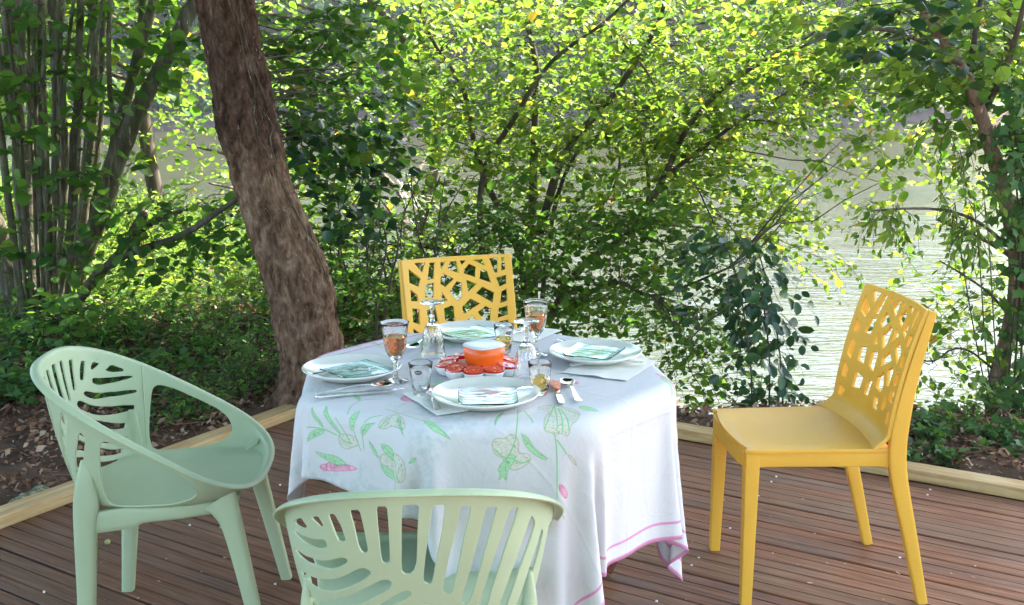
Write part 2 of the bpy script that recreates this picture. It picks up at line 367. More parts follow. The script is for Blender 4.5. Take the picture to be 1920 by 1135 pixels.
def grid_terrain():
    mb = MB()
    def patch(x0, x1, y0, y1, nx, ny, warp=None):
        gx, gy = np.meshgrid(np.linspace(x0, x1, nx), np.linspace(y0, y1, ny)); Z = ground_z(gx, gy)
        idx = np.arange(nx * ny).reshape(ny, nx); q = np.stack([idx[:-1, :-1], idx[:-1, 1:], idx[1:, 1:], idx[1:, :-1]], -1).reshape(-1, 4)
        return np.stack([gx, gy, Z], -1).reshape(-1, 3), q
    V, q = patch(-12, 9, -4, 15, 300, 280); mb.add(V, [q])
    o = mb.build("ground", M_SOIL); tag(o, "brown earth of the river bank under leaf litter", kind='structure')
    mb = MB(); V, q = patch(-160, 160, 104, 330, 150, 110); mb.add(V, [q]); o = mb.build("far_hillside", M_FARBANK); tag(o, "reddish brown earth bank and hillside across the river", kind='structure')
def soil(name, a, b, c):
    m = mat(name, b, .95, .1); g = NG(m); v = g.coord('Object'); n = g.noise(9, 8, .7, v); n2 = g.noise(1.1, 4, .6, v)
    cc = g.mix(g.ramp(n2, [(.4, (0, 0, 0)), (.65, (1, 1, 1))]), g.ramp(n, [(.3, a), (.7, c)]), g.ramp(n, [(.3, a), (.7, b)])); g.col(cc); g.bump(n, .7, .03); return m
M_SOIL = soil("dark_leafy_soil", (.065, .040, .027), (.14, .086, .058), (.22, .14, .10))
M_FARBANK = soil("red_brown_bank", (.06, .035, .028), (.12, .075, .06), (.17, .11, .09)); _g = NG(M_FARBANK); _x = _g.n("SeparateXYZ"); _g.l(_g.coord(), _x.inputs[0])
_old = _g.b.inputs['Base Color'].links[0].from_socket; _n = _g.noise(.6, 5, .6, _g.coord())
_g.col(_g.mix(_g.ramp(_g.math('MULTIPLY_ADD', _x.outputs[2], .5, .0), [(.42, (0, 0, 0)), (.6, (1, 1, 1))]), _old, _g.ramp(_n, [(.3, (.05, .085, .03)), (.7, (.11, .16, .06))])))
grid_terrain()
# water: gentle modelled swell plus ripple relief
def water():
    m = mat("river_water", (.035, .04, .018), .05, .5, ior=1.33); g = NG(m)
    n1 = g.noise(3.2, 4, .55, g.coord('Object', (.42, 1.5, 1), (0, 0, rad(9))), .4); n2 = g.noise(11, 3, .5, g.coord('Object', (.5, 1.3, 1), (0, 0, rad(-8)))); n3 = g.noise(.35, 3, .5, g.coord('Object', (.5, 1.2, 1)))
    h = g.math('ADD', g.math('MULTIPLY', n1, 1.), g.math('ADD', g.math('MULTIPLY', n2, .48), g.math('MULTIPLY', n3, 2.0))); g.bump(h, 1., .021)
    g.col(g.ramp(n3, [(.3, (.045, .05, .022)), (.7, (.065, .065, .03))])); return m
mb = MB(); ys = np.concatenate([np.linspace(3.0, 25, 120), np.linspace(26, 140, 80)]); xs = np.concatenate([np.linspace(-170, -14, 20), np.linspace(-12, 22, 90), np.linspace(24, 170, 20)])
gx, gy = np.meshgrid(xs, ys); Z = WATER_Z + .02 * (vnoise(np.stack([gx * .8, gy * 1.6, gx * 0], -1), 1., 8, 2) - .5)
idx = np.arange(gx.size).reshape(gx.shape); q = np.stack([idx[:-1, :-1], idx[:-1, 1:], idx[1:, 1:], idx[1:, :-1]], -1).reshape(-1, 4)
mb.add(np.stack([gx, gy, Z], -1).reshape(-1, 3), [q]); tag(mb.build("river_water", water()), "wide greenish river with glittering ripples", kind='structure')
# ---------------------------------------------------------------- deck
deck = thing("deck", "reddish brown hardwood deck of grooved planks with pine edging", None, (0, 0, 0), A_, kind='structure')
PIT = .164; WID = .1565; U0, U1 = -3.148, 4.2
prof = []
hw = WID / 2; top = 0.
P_ = [(-hw, -.028), (-hw, top - .003), (-hw + .003, top)]
for gx0 in (-.0305, .0305): P_ += [(gx0 - .0028, top), (gx0 - .0018, top - .005), (gx0 + .0018, top - .005), (gx0 + .0028, top)]
P_ += [(hw - .003, top), (hw, top - .003), (hw, -.028)]
npn = len(P_)
pv = [(uu, yy, zz) for uu in (U0, U1) for yy, zz in P_]
pf = [(i, i + npn, (i + 1) % npn + npn, (i + 1) % npn) for i in range(npn)]
pf += [tuple(range(npn)), tuple(range(npn, 2 * npn))[::-1]]
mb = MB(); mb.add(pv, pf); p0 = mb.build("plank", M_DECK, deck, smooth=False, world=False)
nk = 3.86 - WID / 2 - .004
screws = MB()
k = 0; n_ = nk
joists = [-3.08, -2.62, -2.06, -1.54, -1.03, -.5, .03, .56, 1.1, 1.65]
while n_ > -1.6:
    if k == 0: o = p0
    else: o = p0.copy(); COL.objects.link(o)
    o.location = (0, n_ + random.Random(k).uniform(-.002, .002), random.Random(k + 50).uniform(-.0012, .0012)); o.rotation_euler = (random.Random(k + 9).uniform(-.004, .004), 0, random.Random(k + 9).uniform(-.0006, .0006))
    if n_ > .4:
        for j in joists:
            for s in (-.0305, .0305):
                if random.Random(int(j * 1000) + k * 7 + int(s * 99)).random() < .5:
                    c = (j + random.Random(k + int(j * 9)).uniform(-.012, .012), n_ + s * 1.0, .0008)
                    lathe(screws, [(.0042, -.006), (.0042, .0006), (.003, .0016), (0.0001, .0024)], 8, c)
    n_ -= PIT; k += 1
o = screws.build("screw_heads", M_SCREW, deck, world=False); o['kind'] = 'stuff'
mb = MB(); mb.box((0, 0, 0), (U1 - U0 + .09, .09, .046), b=.004); o = mb.build("edge_beam", M_PINE, deck, smooth=False, world=False); o.location = ((U0 + U1) / 2 - .045, 3.868 + .045, .0215)
mb = MB(); mb.box((0, 0, 0), (6.0, .09, .046), b=.004); o = mb.build("edge_beam", M_PINE, deck, smooth=False, world=False); o.location = (U0 - .048, 3.868 - 3.0 - .001, .0215); o.rotation_euler = (0, 0, math.pi / 2)
mb = MB()
for j in joists: mb.box((j, 1.2, -.075), (.045, 5.3, .09))
o = mb.build("joist", M_REDWOOD, deck, smooth=False, world=False); o['kind'] = 'stuff'
# ---------------------------------------------------------------- green armchairs
def sup(th, a, yb, yf, ym, pb, pf):
    s, co = np.sin(th), np.cos(th); p = np.where(co > 0, pb, pf)
    return a * np.sign(s) * np.abs(s) ** p, ym + np.where(co > 0, -(ym - yb) * np.abs(co) ** pb, (yf - ym) * np.abs(co) ** pf)
SD = dict(a=.2909, yb=-.3246, yf=.2543, ym=.0613, zb=.7734, zf=.4476, k=-.063, pb=.7602, pf=.7305)
def shell(th, rho):
    d = SD; th = np.asarray(th, float); rho = np.asarray(rho, float)
    rx, ry = sup(th, d['a'], d['yb'], d['yf'], d['ym'], d['pb'], d['pf'])
    t = (ry - d['yb']) / (d['yf'] - d['yb']); rz = d['zb'] + (d['zf'] - d['zb']) * (t + d['k'] * t * (1 - t))
    sx, sy = sup(th, .205, -.215, .222, .0, .66, .7)
    ix, iy = sup(th, d['a'] - .026, d['yb'] + .024, d['yf'] - .02, d['ym'], d['pb'], d['pf']); iz = rz - .004
    sz = .425 + .012 * np.clip(sy / .22, 0, 1) ** 2
    r = np.clip(rho, 0, 1); X = sx * r; Y = sy * r; Z = .416 + (sz - .416) * r ** 3
    w_ = np.clip(rho - 1, 0, 1); h = 1 - (1 - w_) ** 2.2; h = .55 * h + .45 * w_
    v = np.where(w_ < .18, w_ * w_ / .36, w_ - .09) / .91; m = rho > 1
    X = np.where(m, sx + (ix - sx) * h, X); Y = np.where(m, sy + (iy - sy) * h, Y); Z = np.where(m, sz + (iz - sz) * v, Z)
    l = np.clip((rho - 2) / .15, 0, 1); m = rho > 2
    X = np.where(m, ix + (rx - ix) * l, X); Y = np.where(m, iy + (ry - iy) * l, Y); Z = np.where(m, iz + .004 * l - .010 * l * l + .006 * np.sin(l * np.pi / 1.3), Z)
    return np.stack([X, Y, Z], -1)
SLOTS = [[(-.59, 1.90), (-.68, 1.895), (-.565, 1.825), (-.545, 1.845)],
 [(-.72, 1.84), (-.78, 1.83), (-.93, 1.87), (-.92, 1.895), (-.80, 1.905)],
 [(-.499, 1.903), (-.44, 1.903), (-.397, 1.843), (-.369, 1.77), (-.369, 1.753), (-.393, 1.747), (-.432, 1.753), (-.467, 1.827)],
 [(-.326, 1.917), (-.255, 1.917), (-.236, 1.83), (-.216, 1.7), (-.232, 1.683), (-.263, 1.69), (-.283, 1.727), (-.302, 1.83)],
 [(-.157, 1.93), (-.098, 1.927), (-.094, 1.84), (-.094, 1.643), (-.106, 1.627), (-.134, 1.63), (-.145, 1.653), (-.153, 1.81)],
 [(-.037, 1.927), (-.02, 1.933), (.004, 1.933), (.012, 1.92), (.006, 1.803), (.0, 1.59), (-.012, 1.565), (-.035, 1.565), (-.047, 1.59), (-.042, 1.763)],
 [(.059, 1.927), (.114, 1.93), (.122, 1.917), (.106, 1.8), (.071, 1.63), (.051, 1.513), (.039, 1.503), (.02, 1.513), (.015, 1.543), (.026, 1.673), (.046, 1.82)],
 [(.207, 1.923), (.263, 1.923), (.275, 1.91), (.228, 1.753), (.177, 1.533), (.157, 1.453), (.13, 1.443), (.106, 1.45), (.097, 1.48), (.14, 1.67), (.183, 1.817)],
 [(.377, 1.917), (.448, 1.92), (.459, 1.91), (.385, 1.707), (.298, 1.443), (.271, 1.387), (.243, 1.373), (.216, 1.39), (.211, 1.417), (.278, 1.603), (.337, 1.797)],
 [(.573, 1.91), (.636, 1.92), (.656, 1.91), (.554, 1.7), (.46, 1.47), (.41, 1.30), (.375, 1.265), (.34, 1.27), (.325, 1.30), (.38, 1.46), (.45, 1.64), (.52, 1.80)],
 [(.809, 1.883), (.868, 1.85), (.88, 1.813), (.742, 1.57), (.66, 1.38), (.58, 1.20), (.53, 1.16), (.49, 1.18), (.49, 1.24), (.60, 1.48), (.72, 1.72)],
 [(1.01, 1.80), (1.055, 1.77), (1.03, 1.68), (.90, 1.36), (.80, 1.17), (.75, 1.12), (.70, 1.14), (.71, 1.20), (.85, 1.50), (.97, 1.74)],
 [(-.534, 1.72), (-.54, 1.755), (-.57, 1.767), (-.75, 1.783), (-.9, 1.82), (-1.0, 1.85), (-1.01, 1.833), (-.9, 1.775), (-.74, 1.727), (-.6, 1.705)],
 [(-.37, 1.633), (-.373, 1.657), (-.432, 1.665), (-.72, 1.655), (-.9, 1.685), (-1.03, 1.718), (-1.035, 1.687), (-.9, 1.64), (-.705, 1.61), (-.48, 1.595)],
 [(-.214, 1.56), (-.212, 1.587), (-.255, 1.607), (-.314, 1.597), (-.5, 1.54), (-.64, 1.53), (-.85, 1.545), (-1.0, 1.56), (-.99, 1.51), (-.85, 1.475), (-.62, 1.455), (-.37, 1.495)],
 [(-.09, 1.52), (-.11, 1.54), (-.157, 1.537), (-.3, 1.48), (-.57, 1.412), (-.95, 1.398), (-.94, 1.353), (-.6, 1.34), (-.25, 1.415), (-.1, 1.487)],
 [(-.012, 1.467), (-.03, 1.477), (-.063, 1.46), (-.212, 1.38), (-.5, 1.30), (-.87, 1.268), (-.86, 1.232), (-.5, 1.238), (-.25, 1.30), (-.098, 1.377), (-.01, 1.443)],
 [(.06, 1.38), (.02, 1.395), (-.03, 1.375), (-.2, 1.28), (-.45, 1.205), (-.78, 1.165), (-.76, 1.125), (-.45, 1.14), (-.2, 1.20), (-.03, 1.28), (.055, 1.345)],
 [(.12, 1.25), (.10, 1.28), (.04, 1.28), (-.1, 1.195), (-.35, 1.10), (-.6, 1.055), (-.56, 1.01), (-.33, 1.03), (-.1, 1.11), (.08, 1.205)]]
SIDE = [(-1.175, 1.777), (-1.23, 1.85), (-1.36, 1.885), (-1.559, 1.875), (-1.70, 1.79), (-1.80, 1.61), (-1.815, 1.41), (-1.74, 1.24), (-1.52, 1.08), (-1.27, 1.06), (-1.16, 1.13), (-1.127, 1.27), (-1.15, 1.573)]
def dom(L): return [(r * math.sin(t), -r * math.cos(t)) for t, r in L]
def shell_map(Q):
    r = np.hypot(Q[:, 0], Q[:, 1]); t = np.arctan2(Q[:, 0], -Q[:, 1]); return shell(t, r)
def sweep(mb, pts, k=14, e=.55, cap=True):
    "pts rows: x, y, z, half size across (x), half size along path normal"
    P = np.array([p[:3] for p in pts], float); H = np.array([p[3:5] for p in pts], float)
    n = 4 * (len(P) - 1) + 1; t = np.linspace(0, len(P) - 1, n); i = np.clip(t.astype(int), 0, len(P) - 2); f = (t - i)[:, None]
    g = lambda A: (lambda a, b, c, d: .5 * ((2 * b) + (-a + c) * f + (2 * a - 5 * b + 4 * c - d) * f * f + (-a + 3 * b - 3 * c + d) * f ** 3))(A[np.maximum(i - 1, 0)], A[i], A[i + 1], A[np.minimum(i + 2, len(A) - 1)])
    P, H = g(P), g(H); T = unit(np.gradient(P, axis=0)); X = np.array([1., 0, 0]); X = unit(X - T * (T @ X)[:, None]); Nn = np.cross(T, X)
    a = 2 * math.pi * (np.arange(k) + .5) / k; ca, sa = np.sign(np.cos(a)) * np.abs(np.cos(a)) ** e, np.sign(np.sin(a)) * np.abs(np.sin(a)) ** e
    V = P[:, None] + X[:, None] * (H[:, 0:1] * ca)[..., None] + Nn[:, None] * (H[:, 1:2] * sa)[..., None]; m = len(P)
    Fc = [(r * k + j, r * k + (j + 1) % k, (r + 1) * k + (j + 1) % k, (r + 1) * k + j) for r in range(m - 1) for j in range(k)]
    if cap: Fc += [tuple(range(k))[::-1], tuple(range((m - 1) * k, m * k))]
    mb.add(V.reshape(-1, 3), Fc); return mb
def green_chair(label, loc, yaw):
    c = thing("armchair", label, "armchair", loc, yaw - math.pi / 2, "sage green plastic armchairs at the table")
    mb = MB(); outer = [(2.15 * math.sin(t), -2.15 * math.cos(t)) for t in np.linspace(-math.pi, math.pi, 220)[:-1] + .005]
    holes = [chaikin(dom(s), 1, .16) for s in SLOTS] + [chaikin(dom(SIDE), 2, .2), chaikin(dom([(-t, r) for t, r in SIDE]), 2, .2)]
    for q in ((-.10, .12), (-.06, .20)): holes.append([(q[0] + .05 * i, q[1] + .012 * j) for i, j in ((-1, -1), (1, 0), (1, 1), (-1, 0))])
    perforated(mb, outer, holes, .026, shell_map, lambda Q: .0048 + .0 * Q[:, 0])
    mb.build("seat_shell", M_GREEN, c, world=False, sharp=50)
    # ridge lines that frame the slotted back
    mb = MB()
    for s in (-1, 1):
        r_ = np.linspace(1.16, 1.985, 24); L = shell(np.full(24, s * (1.095 if s < 0 else 1.10)), r_) ; tube(mb, L + np.array([0, .001, 0]), np.full(24, .0016), 6)
    mb.build("moulding_rib", M_GREEN, c, world=False)
    for s in (-1, 1):
        mb = MB(); sweep(mb, [(s * .186, .150, .428, .016, .052), (s * .190, .163, .405, .018, .037), (s * .196, .182, .35, .018, .026), (s * .207, .213, .19, .0165, .0205), (s * .220, .248, .0, .0145, .0165)]); mb.build("leg", M_GREEN, c, world=False, sharp=45)
        pts = [(s * .208, -.166, .550, .005, .010), (s * .209, -.168, .505, .012, .021), (s * .206, -.171, .445, .0175, .031), (s * .203, -.180, .37, .019, .028), (s * .196, -.195, .19, .0175, .0225), (s * .187, -.212, 0, .0155, .0175)]
        mb = MB(); sweep(mb, pts); mb.build("leg", M_GREEN, c, world=False, sharp=45)
        mb = MB(); th = np.linspace(1.2, 2.42, 9); q = shell(s * th, np.full(9, 1.0)); hs = [.040, .030, .022, .019, .018, .018, .020, .028, .036]
        P = [(p[0] * .985 - s * .004, p[1], p[2] - .008 - hs[i] * .9, .012, hs[i]) for i, p in enumerate(q)]; P[0] = (s * .202, -.168, P[0][2], .011, .028)
        sweep(mb, P); mb.build("seat_rail", M_GREEN, c, world=False, sharp=45)
    return c
c1 = green_chair("pale green armchair seen from its front corner, at the left side of the table", (-.9167, 2.5838, 0), .0895)
dup(c1, (-.1863, 1.9131, 0), 1.6269 - math.pi / 2, "pale green armchair seen from behind, cut off by the bottom of the picture")
# ---------------------------------------------------------------- yellow chairs
YH = [[(.78, .848), (.56, .845), (.643, .81)], [(.895, .83), (.675, .791), (.735, .763), (.907, .781)], [(.485, .844), (.38, .843), (.43, .787), (.56, .784)], [(.278, .843), (.18, .843), (.268, .819), (.292, .819)], [(.1, .843), (-.025, .843), (-.05, .798), (.153, .816)],
 [(-.083, .844), (-.203, .843), (-.11, .826)], [(-.323, .844), (-.505, .845), (-.535, .82)], [(-.623, .847), (-.78, .848), (-.748, .795), (-.695, .794)], [(-.845, .85), (-.897, .85), (-.895, .805), (-.818, .802)], [(-.252, .831), (-.37, .818), (-.338, .781), (-.14, .797), (-.137, .809)],
 [(-.45, .811), (-.568, .802), (-.615, .759), (-.41, .775)], [(-.712, .777), (-.895, .786), (-.887, .755), (-.758, .744)], [(.245, .802), (.055, .781), (.235, .753), (.323, .767), (.305, .789)], [(.593, .77), (.438, .773), (.465, .722), (.64, .722)], [(.903, .758), (.77, .736), (.77, .714), (.905, .716)],
 [(.012, .772), (-.08, .765), (-.07, .717), (.032, .7), (.163, .737)], [(-.165, .775), (-.355, .758), (-.175, .729)], [(-.45, .747), (-.655, .724), (-.613, .687), (-.32, .725)], [(-.782, .727), (-.88, .737), (-.877, .693), (-.74, .684)], [(.315, .74), (.205, .705), (.318, .702)],
 [(-.213, .707), (-.385, .687), (-.057, .651), (-.045, .679)], [(-.71, .667), (-.87, .676), (-.87, .642), (-.677, .631)], [(-.478, .677), (-.573, .666), (-.537, .618), (-.44, .618), (-.323, .657)], [(.147, .688), (.105, .681), (.1, .626), (.295, .636), (.298, .679)], [(.895, .693), (.76, .686), (.768, .631), (.905, .644)],
 [(.627, .679), (.453, .687), (.415, .634), (.613, .637)], [(-.062, .622), (-.228, .647), (-.338, .613), (-.3, .589), (-.083, .59)], [(-.675, .618), (-.87, .625), (-.873, .591), (-.672, .588)], [(.907, .622), (.77, .601), (.78, .572), (.907, .572)],
 [(.58, .606), (.34, .596), (.37, .562), (.60, .552)], [(.20, .596), (.05, .603), (.10, .553), (.25, .553)], [(-.10, .567), (-.26, .567), (-.30, .535), (-.13, .533)], [(-.47, .595), (-.57, .590), (-.60, .552), (-.42, .545)], [(-.73, .562), (-.87, .566), (-.87, .528), (-.76, .525)],
 [(.905, .548), (.74, .535), (.80, .512), (.905, .514)]]
def yback(Q):
    s, z = Q[:, 0], Q[:, 1]; t = np.clip((z - .47) / .391, -1, 1)
    y = -.395 - .03 * t - .0536 * t * t - .028 * (1 - s * s) + .035 * np.clip((.512 - z) / .04, 0, 1) ** 2
    return np.stack([.2096 * s, y, z], -1)
def yellow_chair(label, loc, yaw):
    c = thing("dining_chair", label, "chair", loc, yaw - math.pi / 2, "mustard yellow plastic chairs at the table")
    mb = MB(); perforated(mb, [(-1, .470), (1, .470), (1, .861), (-1, .861)], YH, .011, lambda Q: yback(Q)[:, :], lambda Q: .0105 + 0 * Q[:, 0], metric=(.2096, 1))
    mb.build("backrest", M_YELLOW, c, world=False, sharp=40)
    mb = MB(); outl = [(-.203, -.405), (-.1925, -.006), (-.186, .0015)] + [(x, .012 - .012 * (x / .187) ** 2 * 1.9) for x in np.linspace(-.175, .175, 11)] + [(.186, .0015), (.1925, -.006), (.203, -.405)]
    def sm(Q):
        x, y = Q[:, 0], Q[:, 1]; ins = np.minimum(np.minimum(.178 - np.abs(x), -.008 - y), 1)
        z = .4718 - .0022 * np.clip(1 - ins / .003, 0, 1) - .006 * np.clip(1 - (x / .17) ** 2, 0, 1) * np.clip(-y / .1, 0, 1) * np.clip((.40 + y) / .12, 0, 1)
        return np.stack([x, y, z], -1)
    perforated(mb, outl, [], .009, sm, .012); mb.build("seat", M_YELLOW, c, world=False, sharp=50)
    for s in (-1, 1):
        mb = MB(); sweep(mb, [(s * .1705, -.021, .461, .0195, .0215), (s * .1715, -.021, .40, .0195, .0205), (s * .177, -.020, .2, .0165, .018), (s * .182, -.019, 0, .0135, .0155)], 16, .22); mb.build("leg", M_YELLOW, c, world=False, smooth=True, sharp=30)
        pts = [(s * .198, -.528, 0, .013, .015), (s * .200, -.478, .2, .0135, .0195), (s * .202, -.432, .38, .013, .0235), (s * .2035, -.421, .47, .012, .0245), (s * .205, -.426, .55, .011, .0225), (s * .2055, -.441, .65, .010, .0185), (s * .2065, -.464, .76, .0095, .0145), (s * .2075, -.4888, .860, .009, .0105)]
        mb = MB(); sweep(mb, pts, 16, .3); mb.build("leg", M_YELLOW, c, world=False, sharp=30)
        mb = MB(); a, b = np.array([s * .1765, -.035, .437]), np.array([s * .1935, -.41, .437]); sweep(mb, [(*a, .010, .0235), (*(a * .9 + b * .1), .009, .021), (*((a + b) / 2), .009, .0205), (*(a * .1 + b * .9), .009, .021), (*b, .010, .026)], 12, .25); mb.build("seat_rail", M_YELLOW, c, world=False, sharp=30)
    for y0, bow, nm in ((-.003, .009, "front"), (-.40, 0, "rear")):
        mb = MB(); L = [(x, y0 + bow * (1 - (x / .17) ** 2), .437) for x in np.linspace(-.165, .165, 9)]
        V = []; 
        for x, y, z in L: V += [(x, y - .007, z - .022), (x, y + .007, z - .022), (x, y + .007, z + .0225), (x, y - .007, z + .0225)]
        mb.add(V, [(i * 4 + j, i * 4 + (j + 1) % 4, (i + 1) * 4 + (j + 1) % 4, (i + 1) * 4 + j) for i in range(8) for j in range(4)] + [(0, 1, 2, 3), (35, 34, 33, 32)]); mb.build("seat_rail", M_YELLOW, c, world=False, sharp=30)
    return c
y1 = yellow_chair("mustard yellow chair standing side-on to the right of the table", (.64, 2.8317, 0), 3.1861)
dup(y1, (-.032, 3.1908, 0), -1.2019 - math.pi / 2, "mustard yellow chair facing us across the far side of the table")
# ---------------------------------------------------------------- table
TC = np.array([-.07, 2.475])
tb = thing("garden_table", "octagonal dark red wooden table hidden under the floral cloth", "table", (TC[0], TC[1], 0), 0)
mb = MB(); ring = [(TC[0] + .476 * math.cos(rad(-60 + 45 * k)), TC[1] + .476 * math.sin(rad(-60 + 45 * k))) for k in range(8)]
mb.add([(x, y, z) for z in (.715, .741) for x, y in ring], [tuple(range(8))[::-1], tuple(range(8, 16))] + [(i, (i + 1) % 8, (i + 1) % 8 + 8, i + 8) for i in range(8)]); mb.build("tabletop", M_REDWOOD, tb, smooth=False)
def beam(mb, a, b, wd, th, up=(0, 0, 1)):
    a, b = np.array(a, float), np.array(b, float); d = b - a; L = np.linalg.norm(d); x = d / L; y = unit(np.cross(np.array(up, float), x)); z = np.cross(x, y)
    mb.box((a + b) / 2, (L, wd, th), np.stack([x, y, z], 1), .003); return mb
for a, b in (((.31, 2.86, .03), (-.30, 2.30, .70)), ((-.40, 2.12, .03), (.16, 2.70, .70)), ((.22, 2.13, .03), (-.26, 2.62, .70)), ((-.34, 2.76, .03), (.12, 2.28, .70))):
    mb = MB(); beam(mb, a, b, .028, .075); mb.build("leg", M_REDWOOD, tb, smooth=False)
mb = MB(); beam(mb, (-.25, 2.2, .36), (.10, 2.72, .36), .03, .06); mb.build("stretcher", M_REDWOOD, tb, smooth=False)
